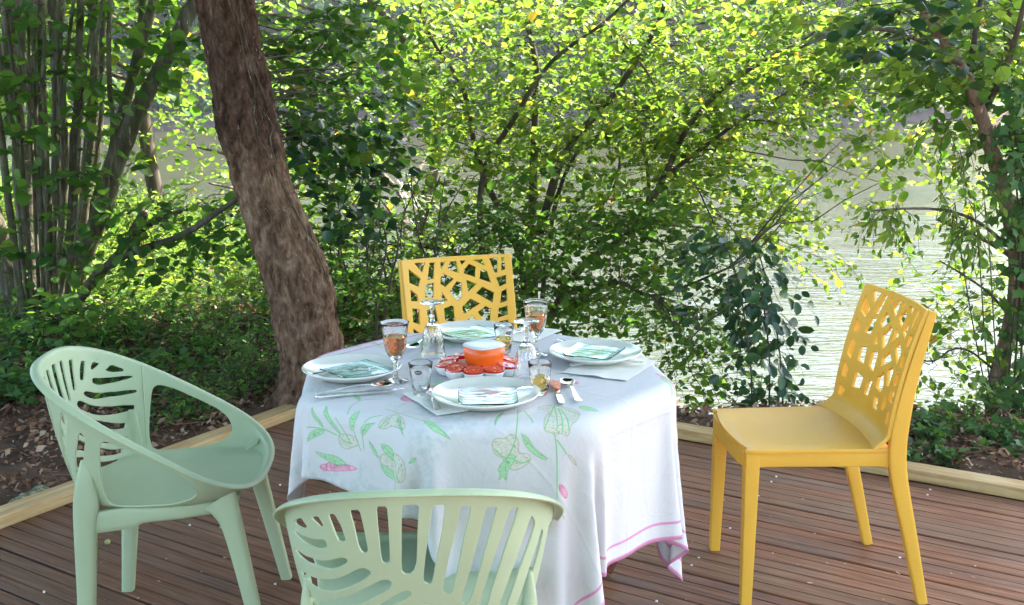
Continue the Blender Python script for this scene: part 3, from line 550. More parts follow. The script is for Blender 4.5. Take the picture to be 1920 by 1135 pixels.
# ---------------------------------------------------------------- tablecloth
CLOTH = [
[4247,2040,651,88,-52,97,9,28,-1,-48,119,-9,-43,17,-1,79,-64,0,-13,-136,-4,-18,-13,0,53,95,-3,-106,128,-24,-106,-42,-7,-2,-4,1,172,16,-18,15,-204,-25,20,31,0,-110,217,-9,34,-3,0,83,-41,-3,-8,8,0,-16,14,1,0,0,0,13,-10,0,28,-41,3,16,-71,6,-36,75,-9,-212,6,-25,-27,-46,1,106,90,-11,152,-86,-14,6,-53,1,-5,51,0,-163,61,-25,-73,-82,-7,27,55,0,176,-18,-6,15,-26,1,-67,69,-2],
[-90,26,104,101,-18,95,-16,-38,3,15,47,-4,-66,112,-7,-16,6,-1,84,-107,-1,-50,-104,-3,28,26,0,3,151,-14,-153,31,-18,-47,-43,-2,135,51,-9,75,-202,-32,6,3,-1,-108,221,-9,43,-5,0,74,-40,-3,-13,13,0,-13,11,1,3,-3,0,6,-5,0,30,-37,2,19,-83,7,-52,95,-11,-205,-20,-23,-9,-17,0,163,68,-16,92,-117,-8,0,-9,1,-77,111,-12,-155,-66,-19,0,4,-1,163,38,-5,48,-66,0,-59,76,-2,-133,-46,-9],
[-91,-22,106,101,30,93,0,-50,3,-16,-36,1,14,63,-3,-78,101,-8,23,-11,0,53,-139,-2,-50,-63,-3,60,89,-2,-99,135,-22,-122,-53,-9,82,49,-4,145,-162,-33,-25,-46,-5,-95,229,-9,50,-8,0,66,-38,-3,-18,18,0,-11,8,1,7,-5,0,2,-2,0,27,-31,2,23,-95,7,-67,112,-14,-198,-50,-20,28,38,-4,189,-4,-16,36,-108,-4,-15,79,-2,-169,37,-23,-53,-74,-5,130,78,-5,88,-86,-1,-49,74,-2,-139,-36,-8,-15,-62,-3],
[-88,-28,106,99,38,93,2,-10,1,0,-49,1,-16,-35,3,9,80,-6,-80,87,-6,60,-39,0,3,-149,-3,-8,-10,-2,20,152,-11,-164,35,-20,-4,-7,-4,194,-91,-29,-30,-101,-11,-90,236,-9,59,-12,0,54,-35,-3,-22,22,1,-5,3,0,6,-4,0,0,0,-1,24,-26,2,28,-102,9,-87,121,-19,-183,-66,-16,84,73,-8,168,-83,-14,6,-37,-2,-100,115,-15,-136,-84,-15,86,69,-3,129,-79,-3,-39,59,-1,-141,-20,-10,-20,-71,-1,15,70,0],
[-94,-4,105,104,14,94,-5,24,-1,3,-13,1,-2,-46,2,-14,-35,1,0,100,-6,-70,67,-5,80,-79,-1,-37,-130,-3,43,66,-3,-91,148,-21,-117,-39,-10,203,-25,-25,-11,-154,-16,-88,240,-9,67,-19,-3,40,-25,0,-22,20,0,0,0,0,4,-3,0,-2,1,0,20,-19,0,34,-109,10,-109,126,-22,-160,-66,-14,150,70,-13,109,-130,-9,-29,81,-6,-177,0,-21,14,11,-6,161,-48,-5,-26,35,1,-137,-2,-10,-29,-83,-3,23,83,2,60,34,-3],
[-93,21,105,103,-16,94,1,35,0,-6,19,0,5,-16,0,-2,-43,1,-15,-34,3,-11,118,-8,-43,43,-5,69,-122,-1,-37,-78,-2,30,147,-12,-177,39,-20,135,-1,-18,44,-191,-24,-94,238,-11,74,-24,-2,25,-16,0,-21,18,0,5,-4,0,2,-1,0,-3,2,0,15,-13,0,39,-111,9,-132,123,-24,-119,-46,-13,195,0,-16,46,-53,-4,-127,91,-19,-92,-49,-12,171,-5,-7,-8,4,1,-126,19,-9,-40,-95,-4,34,93,1,54,24,-1,-1,1,-1],
[-90,29,104,100,-27,95,4,15,0,-2,36,-1,-2,12,-1,3,-16,1,-3,-42,2,-12,-29,1,-26,133,-8,-3,6,-4,31,-145,-2,2,5,-3,-81,163,-23,-21,-10,-18,118,-186,-29,-99,224,-13,76,-32,-2,12,-4,0,-18,14,0,7,-5,0,1,-1,0,-3,2,0,8,-7,0,44,-109,8,-156,110,-25,-48,-8,-16,187,-73,-13,-30,47,-10,-177,-5,-20,137,5,-9,19,-31,-1,-108,44,-6,-53,-107,-6,44,100,1,45,17,-2,-2,0,0,-5,-1,1],
[-93,20,104,103,-19,95,-2,-7,0,3,18,0,-3,37,-1,-1,4,0,3,-13,0,-3,-43,2,-8,-21,1,-43,140,-10,40,-39,-2,-10,-139,-3,19,119,-11,-138,83,-25,154,-170,-33,-96,189,-16,76,-37,-2,-3,6,0,-11,8,0,7,-5,0,0,0,0,-3,2,0,4,-3,0,44,-100,8,-176,95,-29,43,10,-17,128,-95,-10,-147,73,-22,28,-5,-12,49,-56,-6,-79,65,-2,-69,-113,-8,53,103,0,36,9,0,-5,0,-1,-5,-1,1,3,1,-1],
[-94,-9,104,103,7,96,0,-24,-1,-1,-7,0,2,22,0,-3,33,-2,-1,-1,1,3,-10,0,-1,-40,2,-7,-15,1,-46,134,-11,56,-80,-2,-14,-83,-4,-77,175,-25,91,-112,-34,-74,138,-24,68,-38,-2,-13,13,0,-5,3,0,7,-4,0,-2,0,0,-1,2,0,6,-6,0,29,-75,6,-173,87,-31,116,-33,-17,21,-3,-17,-120,15,-19,78,-70,-12,-40,77,4,-90,-109,-13,62,96,1,23,4,-1,-5,-1,1,-4,1,-1,2,-1,1,-1,1,0],
[-74,-57,104,83,58,96,21,-55,-1,-1,-16,0,-1,-9,1,2,25,-2,-4,29,0,2,-7,0,0,-2,0,1,-37,1,-4,-9,2,-30,90,-14,31,-58,1,-1,5,-14,-28,40,-39,-13,69,-35,31,-14,1,-7,6,-2,1,-1,0,5,-4,0,-2,2,-1,-1,0,1,10,-9,0,11,-40,4,-135,69,-34,101,-34,-21,-76,-16,-23,65,-20,-10,-62,39,-1,-80,-84,-14,64,77,1,12,2,-1,-5,-1,0,-2,0,1,1,1,-1,1,-1,1,-4,0,0],
[-31,-88,106,31,99,94,61,-55,2,12,-41,-1,-1,-13,0,0,-8,0,1,27,0,-4,22,-1,3,-11,0,-1,3,0,1,-26,1,-1,-8,0,-12,41,-10,15,-10,-4,3,59,-34,-23,33,-50,2,-1,-2,0,0,0,0,1,0,0,-1,0,-2,2,-1,0,-1,0,4,-3,2,7,-17,-1,-49,29,-44,-60,-8,-15,78,-21,-19,-69,-7,-9,-64,-31,-11,57,41,-1,1,1,1,-1,-1,-1,-2,0,0,2,0,1,0,1,0,-1,-1,-1,-7,-1,1],
[-20,-92,105,19,104,94,16,-7,0,63,-69,2,6,-23,-1,0,-11,1,-1,-7,-1,0,27,0,-2,15,-1,3,-13,0,-2,5,1,1,-10,-1,3,-10,1,-6,65,-23,-9,45,-62,1,-1,-27,-1,-1,16,0,0,7,-1,-1,-2,1,1,-1,0,-1,-2,0,1,-2,1,0,-1,2,-2,-3,0,2,-11,-44,3,-64,-48,-14,-15,-49,-15,-7,33,12,-1,1,0,-1,0,0,1,1,0,-1,0,1,1,0,-1,-1,0,0,1,-6,0,0,-15,-5,0],
[-81,21,91,72,-6,108,-47,108,-14,18,-11,1,60,-81,0,0,0,1,1,-12,-1,0,-2,1,-1,22,-2,-1,6,1,1,-7,0,2,-12,3,-9,67,-39,-5,39,-69,1,-3,13,-1,1,-2,0,-1,-2,0,1,1,0,-1,-2,0,1,1,0,-1,1,0,1,0,0,-1,2,0,1,-2,1,-1,-1,3,2,3,-70,-10,-92,-32,-4,-14,-11,-2,1,5,1,0,-1,0,-1,1,0,0,1,0,1,1,1,-1,-8,-2,1,-17,-5,0,12,3,0],
[-33,112,80,18,-78,116,56,56,-5,-42,119,-17,26,-17,2,46,-81,-1,-2,14,1,2,-10,-1,0,7,0,-1,9,0,1,-11,4,-9,71,-47,-5,32,-66,2,-2,18,-1,-1,-5,0,0,-1,0,0,1,0,1,1,0,-1,0,0,0,-1,0,1,1,0,-1,1,0,0,-1,-1,1,2,1,-1,-1,0,0,-4,1,1,4,-65,-8,-96,-42,-6,-9,0,0,1,1,0,-1,1,0,1,3,0,-1,-8,-1,1,-18,-4,0,10,1,0,95,-25,-1],
[-21,114,81,0,-82,115,24,7,1,49,41,-3,-35,123,-18,40,-28,2,25,-63,-2,0,14,1,0,0,-1,2,-7,3,-13,87,-54,-1,18,-58,0,-1,14,1,-1,-1,-1,0,1,0,0,0,0,0,0,-1,1,0,2,-1,0,-2,0,-1,1,0,2,0,1,-2,0,-1,1,0,0,1,0,0,-1,-1,1,1,1,-1,-2,1,1,-3,-78,-10,-93,-26,-4,-7,-2,0,1,4,0,-1,-7,0,0,-15,-5,1,7,2,0,104,-41,-1,-16,21,0],
[-68,85,76,48,-54,120,-37,-22,-7,9,0,5,48,35,-3,-20,117,-19,47,-40,1,8,-31,-1,1,0,1,-13,98,-62,0,5,-46,0,0,8,0,1,3,1,-1,0,-1,0,0,0,0,-1,-1,0,2,1,0,-1,0,1,-1,0,-1,1,0,0,0,0,0,0,0,1,0,0,-1,1,-1,0,-1,1,1,0,-1,-1,0,1,1,0,1,-1,-7,-85,-10,-94,-19,-3,-3,-6,-2,0,-6,0,1,1,-1,0,103,-47,-2,-27,35,1,-38,11,-1],
[-86,-102,41,21,39,133,27,-31,-1,8,-48,-9,-15,-16,-13,9,4,11,17,99,-19,34,-36,-3,-10,95,-76,0,3,-31,0,-1,5,0,0,2,0,0,2,0,0,-1,0,0,-1,0,0,1,0,0,0,0,0,1,0,0,-1,0,1,-1,0,-1,1,0,0,0,0,0,0,-1,1,0,1,-1,0,0,0,0,-1,1,1,1,-1,-1,0,1,0,0,-1,-10,-94,-12,-96,-13,-3,3,-5,-1,-1,59,-32,-7,35,10,13,-101,9,-14,-33,-82,-14],
[-89,-100,45,19,43,132,55,-48,-13,-37,17,16,-18,14,2,45,-62,-22,0,39,13,24,99,-98,3,7,-38,0,0,7,0,-1,1,0,0,0,0,0,0,0,0,-1,0,0,1,0,0,1,0,0,-1,0,0,-1,0,0,1,0,0,0,0,1,1,-1,-1,-2,1,0,2,0,0,-2,0,1,2,-1,-1,-2,1,0,1,-1,1,0,1,-1,2,0,1,-1,-3,-1,-21,-73,-16,-88,-43,-18,-3,104,-7,13,-138,-36,-24,19,-68,-7,-13,19,1],
[-90,27,19,23,17,138,5,0,0,22,-15,-6,5,6,-3,-2,9,-3,-8,21,-11,48,73,-125,-2,-3,11,0,0,-2,0,0,0,0,0,1,0,0,1,0,0,-1,0,1,-1,0,-1,1,0,0,1,0,0,-1,0,0,0,-1,0,0,1,1,0,0,-1,-1,0,0,1,0,0,1,-1,1,-2,1,-1,1,0,0,0,-1,1,0,1,-1,1,-1,0,2,2,0,-6,-10,-5,-32,-51,-27,-81,-94,-74,-10,29,20,-10,13,-1,-2,11,-2,-1],
[42,133,-21,25,12,138,-11,-4,2,-8,-5,1,-5,-11,0,5,-3,-4,47,66,-33,38,54,-112,1,-1,5,-1,0,2,0,0,1,0,0,0,0,0,0,0,0,0,0,0,-1,0,0,1,0,1,0,0,-1,0,0,0,1,-1,0,-1,1,0,-1,0,1,2,0,-1,-1,-1,0,-1,1,0,2,0,1,-1,-1,-1,0,1,0,0,0,1,-1,-1,-1,2,1,0,2,2,1,-5,-83,-62,-122,-12,-13,-13,6,1,0,16,1,3,-31,-7,-3],
[-76,116,2,6,-1,141,-7,-8,-1,10,9,1,-3,-2,0,-12,-17,0,65,85,-43,32,42,-112,0,0,13,0,0,0,1,0,2,-1,0,-1,0,0,0,0,0,0,0,0,0,0,0,-1,0,1,1,-1,-1,1,1,0,-1,0,0,-1,0,0,1,0,0,1,-1,1,-1,1,-1,0,0,0,-1,0,1,2,-1,-1,-2,1,0,2,-1,0,-1,1,1,0,0,-1,2,1,2,2,-63,-77,-120,-19,-28,-26,4,15,3,-3,7,1,-2,3,1],
[-109,89,5,5,-2,141,-2,-4,0,-1,-2,0,1,2,0,-5,-6,0,65,84,-48,28,35,-109,0,1,16,0,0,-1,0,0,1,1,0,1,-1,0,-1,0,0,-1,0,0,2,0,0,-1,-1,0,-1,1,1,2,0,-1,-2,0,0,2,0,0,-1,0,0,0,-1,1,-1,1,-1,2,0,0,-1,-1,0,0,1,1,0,0,-1,0,-1,0,0,1,1,-1,-1,-1,2,1,0,3,-61,-77,-127,-20,-27,-17,-15,-20,0,12,13,-1,3,7,0],
[-114,84,6,3,-7,141,1,2,0,0,1,0,0,0,0,-6,-8,0,69,89,-55,24,30,-101,0,1,15,0,0,0,0,0,0,0,0,-1,0,0,2,0,0,-2,0,0,1,0,0,0,0,0,0,0,0,1,0,1,-2,0,-1,1,0,0,1,-1,0,-1,1,0,0,0,1,0,-1,-1,0,1,0,0,0,0,0,-1,1,-1,1,-1,2,-1,0,-2,1,0,1,-1,1,2,-62,-83,-128,-22,-27,-15,0,-2,0,-7,-8,1,7,8,-1],
[-111,86,6,3,-6,141,0,1,0,1,0,0,0,1,0,-5,-7,0,71,92,-64,21,27,-89,0,-1,12,0,1,0,0,0,-1,0,0,2,0,0,-1,0,0,-1,0,0,1,0,0,1,0,0,-2,0,0,2,0,0,-1,0,1,-1,-1,-1,1,1,0,0,0,0,0,0,0,1,-1,1,-1,1,-1,0,0,0,-1,-1,1,2,1,-1,-2,-1,0,2,1,0,0,-1,0,-4,-66,-86,-126,-18,-23,-12,-2,-5,0,-4,-3,1,7,6,-1],
[-110,88,6,1,-8,141,2,2,0,1,2,0,1,0,0,-5,-5,0,72,93,-76,19,24,-72,0,-1,8,0,1,-1,0,0,0,0,0,0,0,0,0,0,0,0,0,0,0,0,0,0,0,0,0,0,0,0,0,0,0,-1,0,0,1,1,0,0,-1,-1,0,0,2,-1,0,-1,1,1,-1,0,-1,1,-1,0,0,1,1,0,0,-1,1,-1,0,-1,1,0,3,-3,-1,-12,-66,-89,-122,-18,-23,-10,-1,0,0,2,1,0,1,1,0],
[-107,93,6,-1,-11,141,1,1,0,2,3,0,3,4,0,-2,-3,0,71,94,-87,18,20,-55,-1,-1,0,0,1,1,0,0,1,0,0,-1,0,0,0,0,0,0,0,0,-1,0,0,2,0,0,-2,0,0,1,-1,0,1,1,0,-2,0,0,1,0,1,1,0,-1,-2,-1,0,2,1,0,-2,0,1,1,-1,-1,1,1,0,-1,-1,1,-1,1,-1,2,0,1,2,-4,-5,-16,-68,-89,-119,-13,-18,-10,-1,0,1,0,-1,0,-1,-1,0],
[-104,94,7,3,-6,141,-3,-4,0,-3,-3,-1,0,0,1,7,10,1,74,96,-96,13,14,-46,1,1,0,-1,0,-1,0,0,2,0,0,-2,0,0,2,0,-1,-1,0,2,0,0,-1,0,0,0,0,-1,0,0,1,0,-1,0,0,1,0,0,1,0,1,-1,-1,-1,-1,1,0,2,0,0,-1,0,1,0,-1,-1,0,1,0,-1,-1,1,1,1,-1,1,-1,1,2,-3,-6,-20,-71,-93,-117,-12,-16,-8,0,2,1,0,0,0,1,0,0],
[-133,-9,7,6,8,141,-2,11,-2,0,-1,1,2,-8,1,-5,-17,4,81,107,-107,10,7,-34,-1,1,-8,1,0,3,-1,-1,2,0,1,-1,0,0,-1,0,0,2,0,0,-1,0,0,0,-1,1,0,1,-1,0,0,0,0,0,0,0,0,0,-1,-1,0,1,1,1,0,0,-1,0,0,0,0,-1,0,0,1,1,1,0,-1,-2,-1,0,2,1,1,-1,-1,0,1,-4,-7,-19,-73,-96,-120,-5,-7,-3,-6,-6,0,1,0,0,0,1,0],
[-99,32,-2,14,22,139,1,0,-1,3,-1,1,-1,1,-3,-50,12,-15,94,52,-38,33,21,-89,-3,1,2,1,-1,4,-1,1,-1,0,0,1,0,0,1,0,0,-1,0,0,0,0,0,0,-1,0,0,1,0,0,0,1,0,0,-1,-1,0,0,1,-1,0,1,1,0,-1,0,1,-1,0,-1,2,-1,0,-1,1,0,-1,-1,1,1,1,-1,1,-1,1,0,1,0,-2,-4,-6,-21,-82,-109,-117,-7,-10,-2,7,14,0,1,1,0,2,0,0],
[97,99,-25,12,24,138,-26,12,-3,-34,-13,-4,-17,-25,-6,41,34,-12,56,56,-10,55,17,-77,5,3,-22,0,-1,-8,-1,1,3,0,0,2,0,0,-1,0,0,-1,0,0,2,-1,0,-2,1,0,1,0,0,1,0,0,-2,0,1,2,-1,-1,-2,1,0,2,0,0,-1,0,0,0,-1,1,0,1,-1,-1,0,0,1,-1,0,0,1,1,1,-1,-1,1,0,1,13,-8,-14,-73,-30,-66,-71,-11,-25,-6,-17,-4,-4,-15,-2,-2,-5,1,0],
[19,123,-33,-67,-2,124,4,-24,0,7,-14,-1,43,113,-14,42,15,-7,-3,0,1,-21,6,-2,79,12,-83,7,2,-18,1,0,0,-2,0,0,1,0,0,0,0,0,0,0,-1,0,0,2,0,0,-1,0,0,0,0,0,-1,0,0,1,-1,0,0,1,1,1,0,-1,-2,-1,0,2,1,0,-1,0,1,0,-1,-1,0,1,0,0,-1,1,2,1,-1,17,-3,-7,-52,-12,-85,-73,-8,-39,-9,-42,93,-3,18,-15,-4,9,-14,-3,0,-22,-4],
[-114,-33,-67,-54,-39,124,-15,40,-4,93,86,-16,17,-2,-3,-23,5,3,-24,1,1,-8,2,0,23,3,-1,84,13,-99,-2,-1,-6,0,-1,1,0,2,0,0,-1,-1,0,0,2,0,0,-1,0,0,0,0,0,0,0,0,0,-1,0,0,1,0,0,0,0,0,0,1,-1,-1,-1,1,1,0,1,0,0,-1,-1,1,0,1,-1,2,-1,0,17,1,-14,-55,4,-51,-59,3,-23,-5,-51,-21,-3,8,-61,-10,-11,109,-6,-8,16,-2,1,-1,0],
[-98,-74,-67,-57,47,115,103,37,-14,8,-2,0,-48,11,2,-5,-1,2,-10,2,0,-8,-1,-1,3,0,1,35,7,-9,71,7,-91,-1,1,-7,0,0,2,0,0,0,0,0,0,0,0,-1,0,1,2,0,-1,-1,-1,0,-1,1,0,2,0,0,-1,0,0,0,0,0,0,-1,1,-1,1,-1,2,0,0,-1,-1,0,1,1,0,17,1,-19,-56,6,-52,-58,4,-35,-2,-4,17,1,-12,38,0,-33,-57,-6,-31,-81,-10,52,65,-1,-32,76,-6],
[-73,56,-84,54,83,100,0,-1,1,-49,12,3,1,-1,0,-9,1,1,-15,-1,0,2,0,-1,5,1,1,-2,0,0,43,6,-17,61,8,-87,0,0,0,0,0,-2,0,0,1,0,0,-1,0,0,2,0,0,-2,-1,1,2,1,-1,-2,0,0,2,0,0,-2,-1,0,2,1,0,-2,0,1,2,0,-1,0,-1,-1,20,3,-21,-68,8,-63,-50,0,-8,1,-1,5,-1,2,-27,0,-7,43,-1,-22,37,3,-6,-68,-8,-59,-90,-10,42,18,3],
[47,89,-99,50,85,101,-39,9,3,-4,0,0,-7,0,1,-19,-1,-1,4,0,1,2,1,0,0,0,-1,1,0,1,4,1,-1,43,5,-22,57,8,-80,-1,0,-5,0,0,1,0,0,3,0,0,-1,-1,0,-1,1,0,2,0,0,-1,0,1,0,0,-1,-1,-1,0,2,1,0,-1,0,0,0,-1,0,18,4,-27,-68,7,-53,-46,1,-20,-1,1,-4,1,-4,21,-1,2,-12,0,0,-20,0,-12,57,0,-23,31,2,11,-69,-7,-60,-95,-10],
[36,95,-98,21,93,103,-14,2,1,-5,-1,1,-23,-2,0,7,2,0,0,-1,-1,2,1,1,0,0,0,1,0,-1,1,1,1,0,0,0,54,6,-28,48,6,-85,-1,2,8,0,-1,0,0,0,0,-1,0,0,1,0,0,0,0,0,0,0,-1,-1,0,1,1,1,1,0,-1,2,0,0,9,4,-29,-67,8,-69,-41,-1,4,0,-3,19,0,3,-34,0,1,4,-1,-5,28,1,3,-25,-2,0,-9,1,-18,63,1,-23,26,1,24,-66,-6],
[11,103,-96,12,94,104,-10,1,1,-23,-3,0,7,1,-1,3,1,1,-3,0,0,1,-1,-1,1,1,1,-1,0,-1,-1,0,1,-8,-4,1,51,-4,-28,12,25,-19,44,1,-43,5,-3,-12,1,-1,-1,-1,1,-2,1,-1,0,0,0,-1,0,0,0,-1,0,0,1,0,1,1,0,-1,6,-24,-52,3,-57,-40,1,-41,-4,1,24,0,-2,10,1,-3,13,-1,5,-39,-1,-1,8,1,-6,35,-1,5,-43,0,0,15,0,-25,60,1,-18,18,1]]
PAT = [('g',[(140,744),(125,731),(117,717),(104,707),(108,719),(121,740)]),('g',[(151,711),(136,700),(122,686),(106,664),(103,668),(117,693),(132,710),(142,711)]),('g',[(67,757),(86,749),(97,728),(103,704),(93,710),(79,738)]),('s',[(96,756),(103,706),(99,675)]),('g',[(139,644),(151,640),(164,632),(146,628),(117,631),(118,639),(129,643)]),('s',[(146,653),(167,662),(208,676),(231,651)]),('s',[(117,631),(86,615)]),('g',[(114,610),(122,615),(135,611),(147,581),(139,590),(119,603)]),('s',[(114,610),(89,607)]),('s',[(140,608),(153,600),(165,581)]),('w',[(162,571),(186,561),(167,526),(149,515),(150,528),(150,547),(140,556),(138,574),(146,575)]),('g',[(171,549),(178,546),(138,512),(147,524)]),('s',[(189,562),(186,504)]),('s',[(189,562),(192,599)]),('s',[(188,561),(160,562),(139,571)]),('g',[(190,508),(196,497),(185,464),(183,444),(181,429),(178,446),(172,471)]),('p',[(247,621),(268,635),(288,633),(300,629),(303,614),(286,604),(260,596),(249,603)]),('g',[(217,714),(215,690),(196,671),(200,686)]),('w',[(99,672),(107,657),(108,625),(94,618),(88,633),(78,649),(81,668)]),('s',[(101,669),(92,660),(93,636)]),('s',[(131,679),(114,658),(92,639)]),('w',[(88,571),(103,538),(101,489),(61,475),(56,515),(71,535),(75,571)]),('g',[(110,567),(112,551),(107,535),(88,532),(88,538),(97,560)]),('g',[(74,569),(71,556),(61,500),(53,542),(61,560)]),('s',[(88,532),(61,489)]),('g',[(111,596),(100,581),(85,572),(82,574),(93,588)]),('g',[(54,735),(53,711),(60,678),(53,653),(49,651),(42,675),(42,694),(46,724)]),('p',[(28,726),(36,704),(47,690),(40,675),(50,656),(51,622),(44,632),(33,667),(22,706),(19,719)]),('g',[(96,481),(106,479),(114,468),(104,469)]),('s',[(339,421),(272,367),(253,351),(233,343)]),('g',[(249,397),(282,422),(315,432),(296,422),(262,404)]),('g',[(272,357),(276,343),(269,321),(276,290),(269,293),(262,314),(262,336)]),('w',[(226,381),(240,378),(244,368),(261,369),(262,349),(243,333),(254,326),(257,314),(246,307),(218,315),(218,331),(221,347),(215,361)]),('g',[(232,344),(240,336),(228,326),(214,326),(197,311),(201,325),(188,321),(201,331),(200,339)]),('s',[(222,367),(221,347),(233,333)]),('s',[(232,331),(238,314),(254,311)]),('s',[(338,406),(303,358)]),('w',[(364,406),(404,392),(397,329),(360,306),(346,310),(326,293),(322,310),(311,311),(311,319),(301,333),(335,358),(365,369)]),('s',[(396,385),(319,317)]),('s',[(390,372),(324,308)]),('s',[(385,362),(335,303)]),('s',[(396,385),(306,333)]),('s',[(399,379),(379,317)]),('g',[(418,349),(431,342),(422,304),(407,317),(406,332)]),('s',[(314,318),(296,290),(243,228)]),('s',[(308,304),(306,274)]),('w',[(306,274),(312,264),(312,238),(307,254)]),('p',[(260,244),(267,238),(267,214),(257,210),(254,231)]),('s',[(236,210),(232,188)]),('p',[(549,456),(543,438),(528,435)]),('g',[(565,482),(583,482),(568,474)]),('s',[(419,660),(449,638),(471,597),(524,594)]),('s',[(818,749),(840,706),(847,694)]),('s',[(818,749),(847,747)]),('s',[(399,640),(458,674),(444,618)])]
def cloth():
    e = np.array(CLOTH); n = len(e); e = e.reshape(n, n, 3)   # draped shape, second differences in quarter millimetres
    d = e.copy(); d[:, 1:] = np.cumsum(e[:, 1:], 1); q = d.copy(); q[:, 0] = np.cumsum(d[:, 0], 0); q = np.cumsum(np.concatenate([q[:, :1], d[:, 1:]], 1), 1)
    P = q / 4000. + np.array([-1, 1.5, 0]); mb = MB(); idx = np.arange(n * n).reshape(n, n)
    f = np.stack([idx[:-1, :-1], idx[:-1, 1:], idx[1:, 1:], idx[1:, :-1]], -1).reshape(-1, 4)
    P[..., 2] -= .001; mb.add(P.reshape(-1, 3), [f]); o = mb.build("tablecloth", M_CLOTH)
    me = o.data; uvl = me.uv_layers.new(name="UV"); vi = np.zeros(len(me.loops), np.int32); me.loops.foreach_get("vertex_index", vi)
    uv = np.stack([(vi % n) / (n - 1), (vi // n) / (n - 1)], 1); uvl.data.foreach_set("uv", uv.ravel().astype(np.float32))
    s = o.modifiers.new("smooth", 'SUBSURF'); s.levels = s.render_levels = 2; s.subdivision_type = 'CATMULL_CLARK'
    s = o.modifiers.new("thickness", 'SOLIDIFY'); s.thickness = .0008; s.offset = 1
    return tag(o, "white tablecloth printed with lilies and bordered in pink, draped over the table", "tablecloth")
def paint():
    S = 1400; img = np.ones((S, S, 3)) * np.array([.80, .785, .79]); yy, xx = np.mgrid[0:S, 0:S] / (S - 1) * 1000.
    LG, DG, CR, CL, PK, PD, GY = [np.array(c) for c in ((.60, .80, .58), (.42, .60, .44), (.79, .775, .715), (.66, .64, .53), (.86, .55, .65), (.80, .36, .50), (.74, .76, .78))]
    def region(P, pad):
        lo = np.maximum(((P.min(0) - pad) / 1000 * (S - 1)).astype(int), 0); hi = np.minimum(((P.max(0) + pad) / 1000 * (S - 1)).astype(int) + 2, S); return slice(lo[1], hi[1]), slice(lo[0], hi[0])
    def seg(P, wd, c, closed=False, a=1.):
        P = np.array(P, float); n = len(P)
        if n < 2: return
        R = region(P, wd + 2)
        if R[0].stop <= R[0].start or R[1].stop <= R[1].start: return
        X = xx[R]; Y = yy[R]; d = np.full(X.shape, 1e9)
        for i in range(n if closed else n - 1):
            A, B = P[i], P[(i + 1) % n]; v = B - A; t = np.clip(((X - A[0]) * v[0] + (Y - A[1]) * v[1]) / (v @ v + 1e-9), 0, 1); d = np.minimum(d, np.hypot(X - A[0] - t * v[0], Y - A[1] - t * v[1]))
        m = np.clip(wd - d + .5, 0, 1)[..., None] * a; img[R] = img[R] * (1 - m) + c * m
    def fill(P, c, var=0., a=1.):
        P = np.array(P, float); R = region(P, 2)
        if R[0].stop <= R[0].start or R[1].stop <= R[1].start: return
        X = xx[R]; Y = yy[R]; m = inside(np.stack([X.ravel(), Y.ravel()], 1), P).reshape(X.shape)
        v = 1 + var * (vnoise(np.stack([X, Y, X * 0], -1), .16, 3, 2) - .5)
        dots = (vnoise(np.stack([X, Y, X * 0], -1), .42, 9, 1) > .78) if var > .05 else np.zeros(X.shape, bool)
        cc = c * v[..., None] * np.where(dots, .82, 1)[..., None]; img[R] = np.where(m[..., None], img[R] * (1 - a) + cc * a, img[R])
    def motif(M):
        for k, P in M:
            if k == 'w': Q = chaikin(P, 2); fill(Q, CR, .10, .9); seg(Q, .9, CL, True, .7)
            elif k == 'p': Q = chaikin(P, 1); fill(Q, PK, .5, .75); seg(Q, .8, PD, True, .5)
        for k, P in M:
            if k == 'g':
                Q = chaikin(P, 2); fill(Q, LG, .12, .8); seg(Q, .7, DG, True, .5); P = np.array(P, float); i = len(P) // 2; seg([P[0], (P[1] + P[-1]) / 2, (P[i - 1] + P[(i + 1) % len(P)]) / 2, P[i]], .5, DG, a=.5)
            elif k == 's': seg(chaikin(P, 2, closed=False), 1.4, LG, a=.85); seg(chaikin(P, 2, closed=False), .6, DG, a=.6)
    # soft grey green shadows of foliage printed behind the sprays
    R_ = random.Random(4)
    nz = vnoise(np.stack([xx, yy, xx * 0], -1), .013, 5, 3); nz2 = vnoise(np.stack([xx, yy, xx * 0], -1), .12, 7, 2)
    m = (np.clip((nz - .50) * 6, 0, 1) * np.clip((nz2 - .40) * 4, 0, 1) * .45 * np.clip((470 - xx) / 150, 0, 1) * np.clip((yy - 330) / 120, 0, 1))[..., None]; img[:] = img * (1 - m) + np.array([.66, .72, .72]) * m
    def xf(M, ang, cx, cy, tx, ty, s=1.):
        c, d = math.cos(ang) * s, math.sin(ang) * s; return [(k, [(tx + (x - cx) * c - (y - cy) * d, ty + (x - cx) * d + (y - cy) * c) for x, y in P]) for k, P in M]
    motif(PAT)
    # other groups of the same print on the parts that the photograph does not show
    for ang, tx, ty in ((2.2, 820, 860), (3.6, 560, 900), (.8, 880, 520)): motif(xf(PAT[:22], ang, 150, 620, tx, ty))
    for ang, tx, ty in ((1.2, 480, 640), (2.6, 690, 430)): motif(xf(PAT[22:30], ang, 90, 560, tx, ty, .9))
    for wd, off in ((4.5, 3), (2.6, 34)):
        d = np.minimum(np.minimum(np.where(yy > 240, 99, xx), 1000 - xx), np.minimum(yy, 1000 - yy)); m = np.clip(wd - np.abs(d - off) + .5, 0, 1)[..., None] * .85; img[:] = img * (1 - m) + np.array([.80, .50, .66]) * m
    im = bpy.data.images.new("lily_print", S, S); px = np.ones((S, S, 4), np.float32); px[..., :3] = img; im.pixels.foreach_set(px.ravel()); im.pack(); return im
M_CLOTH = mat("printed_cotton", (.85, .85, .85), .85, .15); _g = NG(M_CLOTH); _t = _g.n("TexImage"); _t.image = paint(); _g.col(_t.outputs[0])
